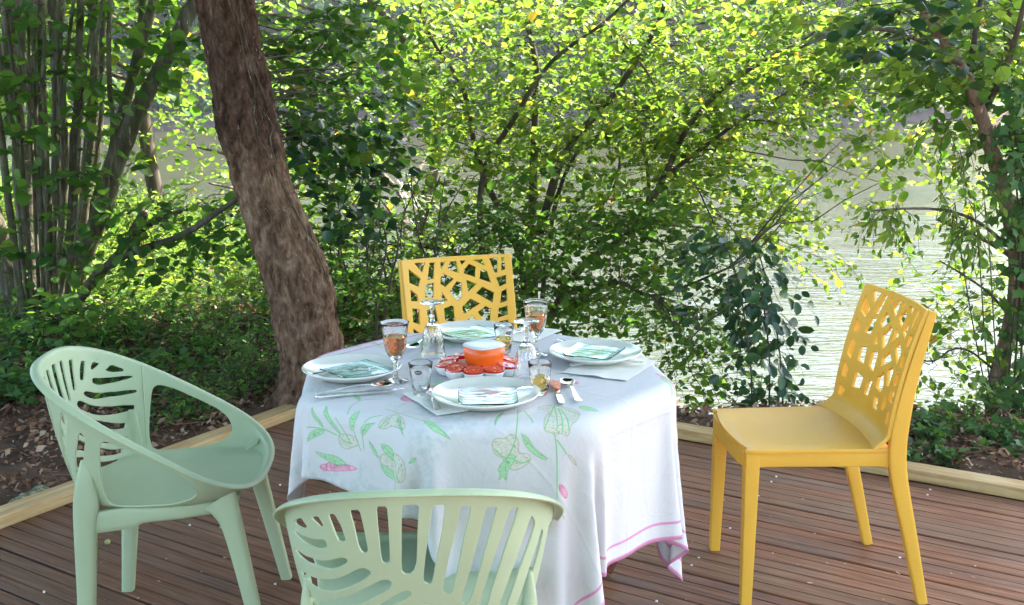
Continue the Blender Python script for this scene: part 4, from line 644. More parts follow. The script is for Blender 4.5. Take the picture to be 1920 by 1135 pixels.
_w = _g.noise(3.5, 6, .62, _g.coord('UV', (1, 1, 1)), .8); _w2 = _g.noise(12, 5, .6, _g.coord('UV', (1, 2.2, 1)), .5); _w3 = _g.noise(700, 2, .5, _g.coord('UV'))
def creases():
    S = 700; yy, xx = np.mgrid[0:S, 0:S] / (S - 1.); P = np.stack([xx, yy, xx * 0], -1); wv = (vnoise(P, 9., 31, 2) - .5) * .006; h = np.zeros((S, S))
    for c_ in (.25, .5, .75):
        for D in (xx, yy): h += np.exp(-((D - c_ + wv) / .0035) ** 2) * (.5 + .5 * vnoise(P, 4., int(c_ * 40), 2))
    for sc, am, sd_ in ((6., .55, 41), (13., .35, 43), (25., .16, 47)): h += am * np.clip(1 - np.abs(vnoise(P + .02 * np.stack([np.sin(yy * 9), xx * 0, xx * 0], -1), sc, sd_, 2) - .5) * 14, 0, 1) ** 2
    im = bpy.data.images.new("ironing_creases", S, S, float_buffer=True, is_data=True); px = np.ones((S, S, 4), np.float32); px[..., :3] = (h / 2.)[..., None]; im.pixels.foreach_set(px.ravel()); im.pack(); return im
_ti = _g.n("TexImage"); _ti.image = creases(); _w3 = _g.math('ADD', _g.math('MULTIPLY', _w3, 1.), _g.math('MULTIPLY', _ti.outputs[0], 7.))
_g.bump(_g.math('ADD', _g.math('MULTIPLY', _w, 1.0), _g.math('ADD', _g.math('MULTIPLY', _w2, .16), _g.math('MULTIPLY', _w3, .03))), .6, .018)
cloth()
# ---------------------------------------------------------------- tableware
TZ = .7525
def surf(x, y): return TZ
def blob(mb, pts, h, thick, zf, holes=()):
    perforated(mb, pts, list(holes), h, lambda Q: np.stack([Q[:, 0], Q[:, 1], zf(Q)], -1), thick)
def place(o, x, y, z, a, tilt=0):
    o.location = (x, y, z); o.rotation_euler = (tilt, 0, a); return o
# napkins first (everything else lies on them or on the cloth)
def napkin(label, x, y, a, sx, sy, seed):
    mb = MB(); pts = [(-sx / 2, -sy / 2), (sx / 2, -sy / 2), (sx / 2 + .004, sy / 2), (-sx / 2, sy / 2 - .003)]
    zf = lambda Q: .0022 + .0035 * np.clip(vnoise(np.stack([Q[:, 0], Q[:, 1], Q[:, 0] * 0 + seed], -1), 14., seed, 2) - .45, 0, 1) * 3 * np.clip((np.abs(Q).max(1) - .04) / .03, 0, 1)
    blob(mb, pts, .008, .0016, zf); o = mb.build("napkin", M_NAP, world=False, sharp=40); place(o, x, y, TZ, a); return tag(o, label, "napkin", "folded cream napkins under the place settings")
napkin("cream napkin under the plate nearest us, a corner showing by the fork", -.135, 2.20, rad(28), .17, .20, 1)
napkin("cream napkin whose corner sticks out past the left plate towards the tree", -.425, 2.46, rad(20), .15, .17, 2)
napkin("cream napkin spread under the right-hand plate and its fork", .250, 2.480, rad(-27), .17, .215, 3)
napkin("cream napkin under the fork beside the far plate", .045, 2.85, rad(-30), .12, .19, 4)
def plate(label, x, y):
    pr = [(0.0001, .004), (.05, .004), (.075, .002), (.077, .0), (.081, .0), (.083, .003), (.10, .008), (.117, .0165), (.1225, .0205), (.1232, .0222), (.122, .0236), (.1195, .0232), (.112, .0186), (.095, .012), (.08, .0088), (.05, .0078), (.0001, .0075)]
    mb = MB(); lathe(mb, pr, 72); o = mb.build("dinner_plate", M_PLATE, world=False); place(o, x, y, TZ + .0035, 0); return tag(o, label, "plate", "cream dinner plates, one for each place")
PL = dict(near=(-.060, 2.178), left=(-.398, 2.406), right=(.219, 2.560), far=(-.113, 2.805))
plate("cream dinner plate nearest us, beside the fork and the amber drink", *PL['near'])
plate("cream dinner plate overhanging the left edge of the table", *PL['left'])
plate("cream dinner plate at the right end of the table, on a napkin", *PL['right'])
plate("cream dinner plate half hidden behind the orange pot", *PL['far'])
def glass_plate(label, x, y, a, s=.066, s2=None):
    s2 = s2 or s
    pts = chaikin([(-s, -s2), (s, -s2), (s, s2), (-s, s2)], 2, .06)
    zf = lambda Q: .0105 + .0028 * np.sin(Q[:, 1] * 260 + 3 * vnoise(np.stack([Q[:, 0], Q[:, 1], Q[:, 0] * 0], -1), 22., 4, 2) * 3) * .04 + .0018 * (vnoise(np.stack([Q[:, 0], Q[:, 1], Q[:, 0] * 0], -1), 26., 7, 2) - .5) + 1.6 * np.clip(np.abs(Q[:, 0]) / s - .72, 0, 1) ** 2 * s * .6
    mb = MB(); blob(mb, pts, .004, .0038, zf); o = mb.build("glass_plate", M_AQUA, world=False, sharp=50); place(o, x, y, TZ + .0125, a); return tag(o, label, "glass plate", "square wavy aqua glass plates on the dinner plates")
glass_plate("wavy aqua glass plate on the dinner plate nearest us", -.055, 2.150, rad(3), .064, .062)
glass_plate("wavy aqua glass plate on the left dinner plate, set cornerwise", -.382, 2.375, rad(43), .067)
glass_plate("wavy aqua glass plate on the right dinner plate", .216, 2.555, rad(-24), .066)
glass_plate("wavy aqua glass plate on the far dinner plate, behind the pot", -.125, 2.770, rad(35), .070)
GOB_O = [(0.0001, 0), (.029, .0), (.0315, .0012), (.0312, .003), (.022, .0052), (.010, .009), (.0055, .015), (.0042, .026), (.0043, .036), (.0062, .042), (.0052, .047), (.0068, .052), (.011, .0575), (.0185, .066), (.0243, .078), (.0274, .092), (.0286, .106), (.0300, .122), (.0325, .138), (.0352, .1475)]
GOB_I = [(.0357, .1480), (.0345, .1475), (.0311, .136), (.0284, .121), (.0268, .105), (.0255, .092), (.0224, .079), (.0168, .0685), (.010, .0622), (.0001, .0600)]
def cutr(z, a):
    m = np.clip((z - .060) / .012, 0, 1) * np.clip((.112 - z) / .01, 0, 1)
    return 1 - m * .045 * np.maximum(np.abs(np.sin(8 * a + z * 190)) ** 3, np.abs(np.sin(8 * a - z * 190)) ** 3) - .018 * np.clip((z - .112) / .01, 0, 1) * np.abs(np.sin(8 * a)) ** 6 * np.clip((.145 - z) / .01, 0, 1)
def goblet(label, x, y, flip, wine, grp):
    c = thing("wine_glass", label, "wine glass", (x, y, TZ), 0, grp)
    po = np.array(GOB_O); t = []
    for i in range(len(po) - 1):
        k = 5 if po[i][1] > .055 else 2
        for j in range(k): t.append(po[i] + (po[i + 1] - po[i]) * j / k)
    t.append(po[-1]); mb = MB(); n = len(t)
    nst = next(i for i, p in enumerate(t) if p[1] > .0566)
    lathe(mb, list(t[nst - 1:]) + GOB_I, 96, rfun=lambda z, a: cutr(z, a)); o1 = mb.build("bowl", M_GLASS, c, world=False)
    # the inner wall must stay round
    mb = MB(); lathe(mb, list(t[:nst]) , 32); o2 = mb.build("stem", M_GLASS, c, world=False)
    if flip:
        for o in (o1, o2): o.rotation_euler = (math.pi, 0, 0); o.location = (0, 0, .1485)
    if wine:
        top = wine; pr = [(.0001, .0602), (.0098, .0624), (.0165, .0687), (.0220, .0792), (.0250, .092), (.0263, .105)]; pr = [(r - .0004 if r > .001 else r, z + .0004) for r, z in pr]; pr += [(.0270, top), (.0001, top)]
        mb = MB(); lathe(mb, pr, 48); mb.build("rose_wine", M_ROSE, c, world=False, sharp=40)
    return c
G1, G2 = "cut crystal wine glasses holding rose wine", "empty wine glasses turned upside down"
goblet("cut crystal wine glass of rose wine beside the left plate", -.283, 2.352, False, .113, G1)
goblet("cut crystal wine glass of rose wine at the back right, behind an upturned glass", .064, 2.605, False, .113, G1)
goblet("empty crystal wine glass standing upside down in front of the far yellow chair", -.212, 2.600, True, 0, G2)
goblet("empty crystal wine glass standing upside down to the right of the orange pot", .035, 2.368, True, 0, G2)
def tumbler(label, x, y, fillz, sticker, grp="small clear tumblers"):
    c = thing("tumbler", label, "tumbler", (x, y, TZ), 0, grp); s = .078 / .08
    def rf(z, a): return 1 - .030 * np.abs(np.sin(4 * a)) ** 4 * np.clip((.054 - z) / .01, 0, 1)
    pr = [(.0001, .0), (.0155, .0), (.018, .002), (.0200, .012), (.0222, .030), (.0242, .046), (.0258, .056), (.0268, .066), (.0280, .0775), (.0275, .0783), (.0262, .0772), (.0248, .064), (.0236, .055), (.0222, .045), (.0203, .030), (.0178, .013), (.012, .0095), (.0001, .009)]
    mb = MB(); lathe(mb, pr, 64, rfun=rf); mb.build("tumbler_glass", M_GLASS, c, world=False)
    if fillz:
        pr = [(.0001, .0094), (.0114, .0099), (.0169, .0134), (.0193, .030), (.0208, .0425), (.0001, .0425)]
        mb = MB(); lathe(mb, [(r, min(z, fillz)) for r, z in pr], 48); mb.build("drink", M_AMBER, c, world=False, sharp=40)
    if sticker is not None:
        mb = MB(); z0, r0, aa = .060, .0272, sticker; V = []; Fc = []; nn = 20
        pos = lambda u, v, e: ((r0 + e + (v) * .10) * math.cos(aa + u / r0), (r0 + e + v * .10) * math.sin(aa + u / r0), z0 + v)
        V.append(pos(0, 0, .0006)); 
        for i in range(nn): V.append(pos(.0088 * math.cos(2 * math.pi * i / nn), .0050 * math.sin(2 * math.pi * i / nn), .0006))
        for i in range(nn): Fc.append((0, 1 + i, 1 + (i + 1) % nn))
        mb.add(V, Fc); st = mb.build("sticker", M_BLACK, c, world=False)
        mb = MB(); t = np.linspace(-1, 1, 40); L = [pos(.0062 * k, .0016 * math.sin(k * 15) * (1 - .3 * k) + .0004, .0009) for k in t]; tube(mb, L, .0003, 5); mb.build("lettering", M_WHITE, st, world=False)
    return c
tumbler("small empty tumbler with a black oval sticker, left of the nearest plate", -.212, 2.238, 0, rad(-97))
tumbler("small tumbler half full of an amber drink, right of the nearest plate", .064, 2.240, .0425, None)
tumbler("small tumbler with amber drink and a dark sticker behind the orange pot", -.022, 2.635, .0425, rad(-60))
# serving dish of tomatoes round an orange pot
DX, DY = -.086, 2.425
dish = thing("serving_dish", "white scalloped serving dish of ten cups round the orange pot", "dish", (DX, DY, TZ), 0)
mb = MB(); lathe(mb, [(.0001, .004), (.05, .004), (.062, .002), (.066, .006), (.062, .010), (.05, .012), (.0001, .012)], 48); mb.build("dish_centre", M_CHINA, dish, world=False)
mb = MB(); lathe(mb, [(.0001, .0), (.012, .0), (.019, .006), (.0245, .015), (.0262, .0215), (.0268, .0232), (.0258, .0240), (.0240, .0222), (.0225, .016), (.016, .007), (.0001, .004)], 28); cup = mb.build("cup", M_CHINA, dish, world=False)
TN = 10
for i in range(TN):
    a = 2 * math.pi * (i + .35) / TN
    if i: c_ = cup.copy(); COL.objects.link(c_)
    else: c_ = cup
    c_.location = (.081 * math.cos(a), .081 * math.sin(a), .0005); c_.rotation_euler = (0, 0, a)
tl = ["tomato half facing us straight in front of the pot", "tomato half", ]
names = {}
def tomato(i, a, r, z, tilt, sc):
    c = thing("tomato_half", names[i], "tomato", (DX + r * math.cos(a), DY + r * math.sin(a), TZ + z), a, "halved tomatoes in the serving dish"); c.rotation_euler = (0, tilt, a)
    pr = [(.0001, -.0155), (.010, -.0135), (.0175, -.0075), (.0215, 0.), (.0225, .006)]; mb = MB(); lathe(mb, [(q * sc, w_ * sc) for q, w_ in pr], 24, rfun=lambda z, a: 1 + .04 * np.cos(5 * a)); mb.build("skin", M_TOM, c, world=False)
    pr = [(.0225, .006), (.0205, .0072), (.019, .0058), (.012, .0052), (.006, .0066), (.0001, .007)]; mb = MB(); lathe(mb, [(q * sc, w_ * sc) for q, w_ in pr], 24, rfun=lambda z, a: 1 + .04 * np.cos(5 * a)); mb.build("cut_face", M_TOMCUT, c, world=False)
names = {0: "halved tomato in the dish cup just right of the pot", 1: "halved tomato behind the pot on its right", 2: "halved tomato hidden straight behind the orange pot", 3: "halved tomato behind the pot on its left, upper one", 4: "halved tomato left of the pot, in the farther cup",
 5: "halved tomato left of the pot, in the nearer left cup", 6: "halved tomato in the front cup left of centre", 7: "halved tomato in the cup nearest us, below the pot", 8: "halved tomato in the front cup right of centre", 9: "halved tomato right of the pot, in the lower right cup"}
for i in range(TN):
    a = 2 * math.pi * (i + .35) / TN; r_ = random.Random(i)
    tomato(i, a, .079, .025, r_.uniform(.05, .4), r_.uniform(1.05, 1.2))
pot = thing("orange_pot", "glossy orange rounded square pot with a white lid in the middle of the dish", "pot", (-.070, 2.412, TZ + .0125), rad(40))
sq = lambda p: (lambda z, a: 1. / (np.abs(np.cos(a)) ** p + np.abs(np.sin(a)) ** p) ** (1. / p))
mb = MB(); lathe(mb, [(.0001, 0), (.024, 0), (.034, .006), (.0415, .020), (.0445, .040), (.0452, .062), (.0435, .0625), (.0420, .034), (.030, .008), (.0001, .006)], 80, rfun=sq(3.2)); mb.build("pot_body", M_ORANGE, pot, world=False)
mb = MB(); lathe(mb, [(.0450, .0620), (.0466, .0626), (.0470, .0646), (.0460, .0662), (.040, .0674), (.03, .0690), (.015, .0700), (.0001, .0703)], 80, rfun=sq(3.2)); mb.build("lid", M_LID, pot, world=False)
# ---------------------------------------------------------------- cutlery
def sheet(mb, outline, zf, th=.0018, h=.0035, holes=()): perforated(mb, chaikin(outline, 1), list(holes), h, lambda Q: np.stack([Q[:, 0], Q[:, 1], zf(Q)], -1), th)
def handle_out(L, w0, w1, y0=0):  # half outline, right side, from neck to end
    return [(w0, y0), (w0 * 1.1, y0 - L * .4), (w1 * .8, y0 - L * .75), (w1, y0 - L * .92), (w1 * .7, y0 - L), (0, y0 - L * 1.01)]
def mir(R): return R + [(-x, y) for x, y in R[::-1] if abs(x) > 1e-6]
def fork_mesh(s=1., name="fork"):
    mb = MB(); Hn = handle_out(.125, .0028, .0085)
    R = [(.0112, .064), (.0112, .030), (.0095, .014), (.0045, .004)] + Hn
    tines = []
    for k, xc in enumerate((.0096, .0032, -.0032, -.0096)):
        tines += [(xc + .0014, .064 if k else .064), (xc, .066), (xc - .0014, .064)]
        if k < 3: tines += [(xc - .0015, .032), (xc - .0032, .029), (xc - .0049, .032)]
    L = [(-x, y) for x, y in R[1:] if abs(x) > 1e-6]; out = [R[0]][:0] + tines + L + R[:0:-1]
    zf = lambda Q: s * 0 + (.002 + .007 * np.clip(Q[:, 1] / .03, 0, 1) * np.clip(1.2 - Q[:, 1] / .05, 0, 1) + .006 * np.clip(-(Q[:, 1]) / .05, 0, 1) * np.clip((Q[:, 1] + .125) / .05, 0, 1))
    Q = [(x * s, y * s) for x, y in out]
    perforated(mb, Q, [], .0035, lambda P: np.stack([P[:, 0], P[:, 1], zf(P / s) * s], -1), .0016); return mb
def spoon_mesh(s=1.):
    mb = MB(); H = handle_out(.125, .0027, .009); R = [(0, .058), (.011, .053), (.0178, .037), (.017, .020), (.009, .006), (.004, 0)] + H[1:]
    def zf(P):
        x, y = P[:, 0], P[:, 1]; e = np.clip(1 - ((x / .0185) ** 2 + ((y - .030) / .030) ** 2), 0, 1); return .0095 - .0085 * e ** .8 * (y > -.002) - .004 * np.clip(-y / .09, 0, 1) + .003 * np.clip(-y / .03, 0, 1) * np.clip((y + .08) / .05, 0, 1)
    Q = chaikin([(x * s, y * s) for x, y in mir(R)], 2); perforated(mb, Q, [], .0028 * s, lambda P: np.stack([P[:, 0], P[:, 1], zf(P / s) * s], -1), .0014); return mb
def knife_mesh(s=1.):
    mb = MB(); out = [(0, .112), (.006, .105), (.0095, .08), (.0095, .02), (.004, .004), (.0042, 0), (.0075, -.04), (.0085, -.085), (.0045, -.095), (-.0045, -.095), (-.0085, -.085), (-.0075, -.04), (-.0042, 0), (-.0042, .09)]
    perforated(mb, chaikin([(x * s, y * s) for x, y in out], 1), [], .004 * s, lambda P: np.stack([P[:, 0], P[:, 1], .005 * s + .0015 * np.clip(-P[:, 1] / .02, 0, 1)], -1), lambda P: .0014 + .0035 * np.clip(-P[:, 1] / (.012 * s), 0, 1)); return mb
def lay(mb, name, label, cat, p_tip, p_end, z, c0, mt=M_STEEL, tilt=0., grp=None):
    "c0: local y of the middle; the local +Y axis points at the tip"
    a = math.atan2(p_tip[1] - p_end[1], p_tip[0] - p_end[0]) - math.pi / 2; m = (np.array(p_tip) + np.array(p_end)) / 2
    o = mb.build(name, mt, world=False, sharp=50); x = m[0] + math.sin(a) * c0; y = m[1] - math.cos(a) * c0; o.location = (x, y, z); o.rotation_euler = Matrix.Rotation(a, 3, 'Z').to_3x3().to_4x4().to_euler(); o.rotation_euler = (tilt, 0, a); return tag(o, label, cat, grp)
lay(fork_mesh(), "fork", "large steel fork left of the nearest plate, tines up the table", "fork", (-.209, 2.285), (-.163, 2.10), TZ + .005, -.03)
lay(spoon_mesh(), "spoon", "steel spoon lying on a knife in front of the left plate", "spoon", (-.280, 2.292), (-.452, 2.222), TZ + .007, -.033)
lay(knife_mesh(), "knife", "steel table knife under the spoon in front of the left plate", "knife", (-.255, 2.272), (-.452, 2.205), TZ + .0015, .008)
lay(spoon_mesh(1.02), "spoon", "shiny round steel spoon to the right of the nearest plate", "spoon", (.128, 2.345), (.150, 2.165), TZ + .002, -.033)
kn = thing("butter_knife", "butter knife with orange spread on its blade, beside the round spoon", "knife", (.105, 2.235, TZ + .001), rad(4))
mb = knife_mesh(.86); o = mb.build("blade_and_handle", M_STEEL, kn, world=False, sharp=50)
mb = MB(); sheet(mb, [(-.010, .028), (-.012, .055), (-.008, .082), (.002, .090), (.010, .078), (.013, .05), (.009, .026), (0, .020)], lambda Q: .0085 + .003 * vnoise(np.stack([Q[:, 0], Q[:, 1], Q[:, 0] * 0], -1), 120., 3, 2), .005, .003); mb.build("spread", M_SALMON, kn, world=False)
lay(fork_mesh(), "fork", "steel fork resting on the napkin in front of the right plate", "fork", (.150, 2.462), (.335, 2.478), TZ + .010, -.03)
lay(fork_mesh(.72), "dessert_fork", "small dessert fork laid on the glass plate nearest us", "fork", (.040, 2.185), (-.055, 2.095), TZ + .0325, -.022, tilt=.0)
lay(fork_mesh(.72), "dessert_fork", "small dessert fork across the rim of the left plate", "fork", (-.350, 2.345), (-.472, 2.300), TZ + .0325, -.022)
lay(fork_mesh(.8), "fork", "steel fork on the napkin beside the far plate", "fork", (.050, 2.890), (-.020, 2.770), TZ + .009, -.025)
lay(knife_mesh(.9), "knife", "steel knife between the back right wine glass and the right plate", "knife", (.128, 2.765), (.22, 2.63), TZ + .002, .008)
lay(knife_mesh(.9), "knife", "steel knife showing beyond the far rim of the right plate", "knife", (.20, 2.73), (.325, 2.735), TZ + .002, .008)
lay(spoon_mesh(), "spoon", "dark shining spoon behind the left rose wine glass", "spoon", (-.275, 2.665), (-.232, 2.80), TZ + .004, -.033)
lay(knife_mesh(), "knife", "dark handled knife beside the spoon behind the left wine glass", "knife", (-.235, 2.66), (-.205, 2.83), TZ + .004, .008, M_DARKSTEEL)
# ---------------------------------------------------------------- leaves
T_ROUND = (np.array([(0, 0, 0), (.12, .26, .05), (.40, .46, .09), (.75, .38, .06), (1, 0, -.04), (.75, -.38, .06), (.40, -.46, .09), (.12, -.26, .05)]), [(0, 1, 2, 3, 4), (0, 4, 5, 6, 7)])
T_NARROW = (np.array([(0, 0, 0), (.35, .20, .05), (.72, .15, .02), (1, 0, -.08), (.72, -.15, .02), (.35, -.20, .05)]), [(0, 1, 2, 3), (0, 3, 4, 5)])
T_IVY = (np.array([(0, 0, 0), (-.08, .36, .03), (.28, .30, .04), (.45, .52, .02), (.60, .24, .04), (1, 0, -.02), (.60, -.24, .04), (.45, -.52, .02), (.28, -.30, .04), (-.08, -.36, .03)]), [(0, 1, 2, 3, 4, 5), (0, 5, 6, 7, 8, 9)])
T_CLUMP = (np.array([(0, .1, 0), (.3, .5, .1), (.55, .22, .16), (.9, .35, .0), (1, -.15, .1), (.62, -.3, -.05), (.4, -.55, .08), (.15, -.28, .15)]), [(0, 1, 2, 7), (2, 3, 4, 5), (7, 2, 5, 6)])
T_FLAT = (np.array([(0, .12, 0), (.5, .22, .12), (1, .05, 0), (.9, -.2, .06), (.4, -.25, -.03), (.05, -.15, .05)]), [(0, 1, 4, 5), (1, 2, 3, 4)])
def put_leaves(mb, P, D, N, size, tpl, R, rnd, mi=0):
    D = unit(D); W = unit(np.cross(N, D)); N = np.cross(D, W); v, f = tpl; n = len(P); k = len(v); size = np.broadcast_to(size, (n,))
    bend = R.uniform(-.5, 1., n)
    h = v[None, :, 2] * R.uniform(.4, 2.0, n)[:, None] - (v[None, :, 0] ** 2) * .16 * bend[:, None]
    V = P[:, None] + size[:, None, None] * (v[None, :, 0:1] * D[:, None] + v[None, :, 1:2] * W[:, None] + h[..., None] * N[:, None])
    fs = []; rr = []
    for q in f:
        fs.append(np.array(q)[None] + k * np.arange(n)[:, None])
    mb.n0 = mb.n
    off = mb.n; mb.v.append(V.reshape(-1, 3)); mb.n += n * k
    for q in fs: mb.f.append(q + off); mb.a.append(np.asarray(rnd)); mb.m.append(np.full(n, mi))
def sprays(C, Dr, L, nl, size, R, droop=.25, spread=.9, up=(0, 0, 1), flat=.5, petiole=.25):
    "C start points, Dr directions; returns twig polylines and leaf placements"
    S = len(C); Dr = unit(Dr); L = np.broadcast_to(L, (S,)); t = np.linspace(0, 1, 5); wob = R.normal(0, .05, (S, 5, 3)) * t[None, :, None]
    side = unit(np.cross(Dr, np.array(up) + R.normal(0, .2, (S, 3)))); 
    tw = C[:, None] + L[:, None, None] * (Dr[:, None] * t[None, :, None] + np.array([0, 0, -1.]) * (droop * t ** 2)[None, :, None] + wob * .8)
    u = (np.arange(nl) + .6) / nl; u = np.clip(u[None] + R.uniform(-.4, .4, (S, nl)) / nl, .06, 1); ii = np.clip((u * 4).astype(int), 0, 3); f = (u * 4 - ii)[..., None]
    ar = np.arange(S)[:, None]; B = tw[ar, ii] * (1 - f) + tw[ar, ii + 1] * f; T = unit(tw[ar, ii + 1] - tw[ar, ii])
    sg = np.where((np.arange(nl) % 2) == 0, 1., -1.)[None, :, None]; sg = sg * np.ones((S, nl, 1)); last = u > .93
    dirn = T * (.75 + R.uniform(-.2, .4, (S, nl, 1))) + sg * side[:, None] * spread * np.where(last, .15, 1.)[..., None] + R.normal(0, .28, (S, nl, 3)) + np.array([0, 0, -.22])
    nrm = np.array(up)[None, None] + R.normal(0, flat, (S, nl, 3)); sz = size * R.uniform(.45, 1.35, (S, nl)) * (1.05 - .25 * u)
    dirn = unit(dirn); P = B + dirn * (sz * petiole)[..., None] + 0
    return tw, P.reshape(-1, 3), dirn.reshape(-1, 3), nrm.reshape(-1, 3), sz.ravel()
def sample_poly(poly, n, R):
    poly = np.array(poly, float); lo, hi = poly.min(0), poly.max(0); out = np.zeros((0, 2))
    while len(out) < n: q = R.uniform(lo, hi, (n * 3, 2)); out = np.concatenate([out, q[inside(q, poly)]])
    return out[:n]
def frame_pts(poly, n, Y0, Y1, R):
    q = sample_poly(poly, n, R); Y = R.uniform(Y0, Y1, n); return np.array([at(a, b, c) for (a, b), c in zip(q, Y)])
class Tree:
    def __init__(s, name, label, cat, base, seed, group=None):
        s.t = thing(name, label, cat, base, 0, group); s.R = np.random.default_rng(seed); s.tw = MB(); s.lf = MB(); s.limbs = []; s.big = []; s.seed = seed
    def limb(s, pts, r0, r1, k=10, name="branch", mt=None, rough=0.):
        P = np.array(chaikin([np.array(p, float) for p in pts], 2, closed=False)); n = len(P); rr = np.linspace(r0, r1, n)
        if rough: rr = rr * (1 + rough * (vnoise(P, 9., s.seed, 2) - .5) * 2); P = P + (vnoise(P[:, [1, 2, 0]] + 5, 4., s.seed + 3, 2) - .5)[:, None] * np.array([1, .6, 0]) * rough * .25 * (n > 6)
        mb = MB(); tube(mb, P, rr, k); o = mb.build(name, mt or BARK_TWIG, s.t); s.limbs.append(P); return o
    def leaves(s, C, D, L, nl, size, mt_index=0, tpl=T_ROUND, twr=.0022, link=.0, bias=0., **kw):
        R = s.R; S = len(C); tw, P, Dd, N, sz = sprays(C, D, L, nl, size, R, **kw)
        tubes(s.tw, tw, np.linspace(1, .35, 5)[None] * np.full((S, 1), twr)); base = R.uniform(-.16, .16, S)
        rnd = np.clip(R.beta(2.2, 2.4, (S, nl)) + base[:, None] + bias, 0, 1).ravel(); rnd = np.where(R.random(len(rnd)) < .012, 1., np.minimum(rnd, .93))
        put_leaves(s.lf, P, Dd, N, sz, tpl, R, rnd, mt_index)
        if link and s.limbs:
            A = np.concatenate(s.limbs); m = np.where(R.random(S) < link)[0]
            if len(m):
                d = ((C[m][:, None] - A[None]) ** 2).sum(2) + 6 * np.maximum(A[None, :, 2] - C[m][:, None, 2], 0) ** 2
                j = d.argmin(1); q0 = A[j]; q1 = C[m]; t = np.linspace(0, 1, 7)[None, :, None]; mid = np.array([0, 0, 1.]) * .18
                PP = q0[:, None] * (1 - t) + q1[:, None] * t + mid * (t * (1 - t)) * np.linalg.norm(q1 - q0, axis=1)[:, None, None] + R.normal(0, .02, (len(m), 7, 3)) * (t * (1 - t) * 4)
                PP = PP[(ln0 := np.linalg.norm(q1 - q0, axis=1)) < 1.3]; ln = ln0[ln0 < 1.3]; tubes(s.tw, PP, np.linspace(1, .3, 7)[None] * np.clip(ln * .006, .003, .011)[:, None], 5)
    def bigleaves(s, C, D, L, nl, size, mt, tpl=T_ROUND, maxn=300, bias=0., twr=.0025, variants=6, **kw):
        "the leaves that show largest are objects of their own (shared meshes)"
        R = s.R; tw, P, Dd, N, sz = sprays(C, D, L, nl, size, R, **kw); tubes(s.tw, tw, np.linspace(1, .35, 5)[None] * np.full((len(C), 1), twr)); ms = []
        for v in range(variants):
            mb = MB(); put_leaves(mb, np.zeros((1, 3)), np.array([[1., 0, 0]]), np.array([[0, 0, 1.]]), 1., tpl, R, np.array([np.clip(R.beta(2.2, 2.4) + bias, 0, 1)])); o = mb.build("leaf", mt, smooth=True); ms.append(o.data); bpy.data.objects.remove(o)
        b = np.array(WLOC[s.t.name]); n = min(maxn, len(P)); pick = R.permutation(len(P))[:n]
        for i in pick:
            o = bpy.data.objects.new("leaf", ms[R.integers(variants)]); COL.objects.link(o); o.parent = s.t; d = Dd[i]; w_ = unit(np.cross(N[i], d)); nn = np.cross(d, w_)
            M = np.eye(4); M[:3, 0] = d * sz[i]; M[:3, 1] = w_ * sz[i]; M[:3, 2] = nn * sz[i]; M[:3, 3] = P[i] - b; o.matrix_local = Matrix(M.tolist())
        rest = np.setdiff1d(np.arange(len(P)), pick)
        if len(rest): put_leaves(s.lf, P[rest], Dd[rest], N[rest], sz[rest], tpl, R, np.clip(R.beta(2.2, 2.4, len(rest)) + bias, 0, .93), 0)
    def done(s, mats, twmat=None, cname="foliage"):
        if s.lf.n: o = s.lf.build(cname, mats, s.t); o['kind'] = 'stuff'
        if s.tw.n: o = s.tw.build("twigs", twmat or BARK_TWIG, s.t); o['kind'] = 'stuff'
def rdir(n, R, z=(-.2, .5), az=None, spread=1.):
    a = R.uniform(0, 2 * math.pi, n) if az is None else az + R.normal(0, spread, n); return np.stack([np.cos(a), np.sin(a), R.uniform(z[0], z[1], n)], 1)
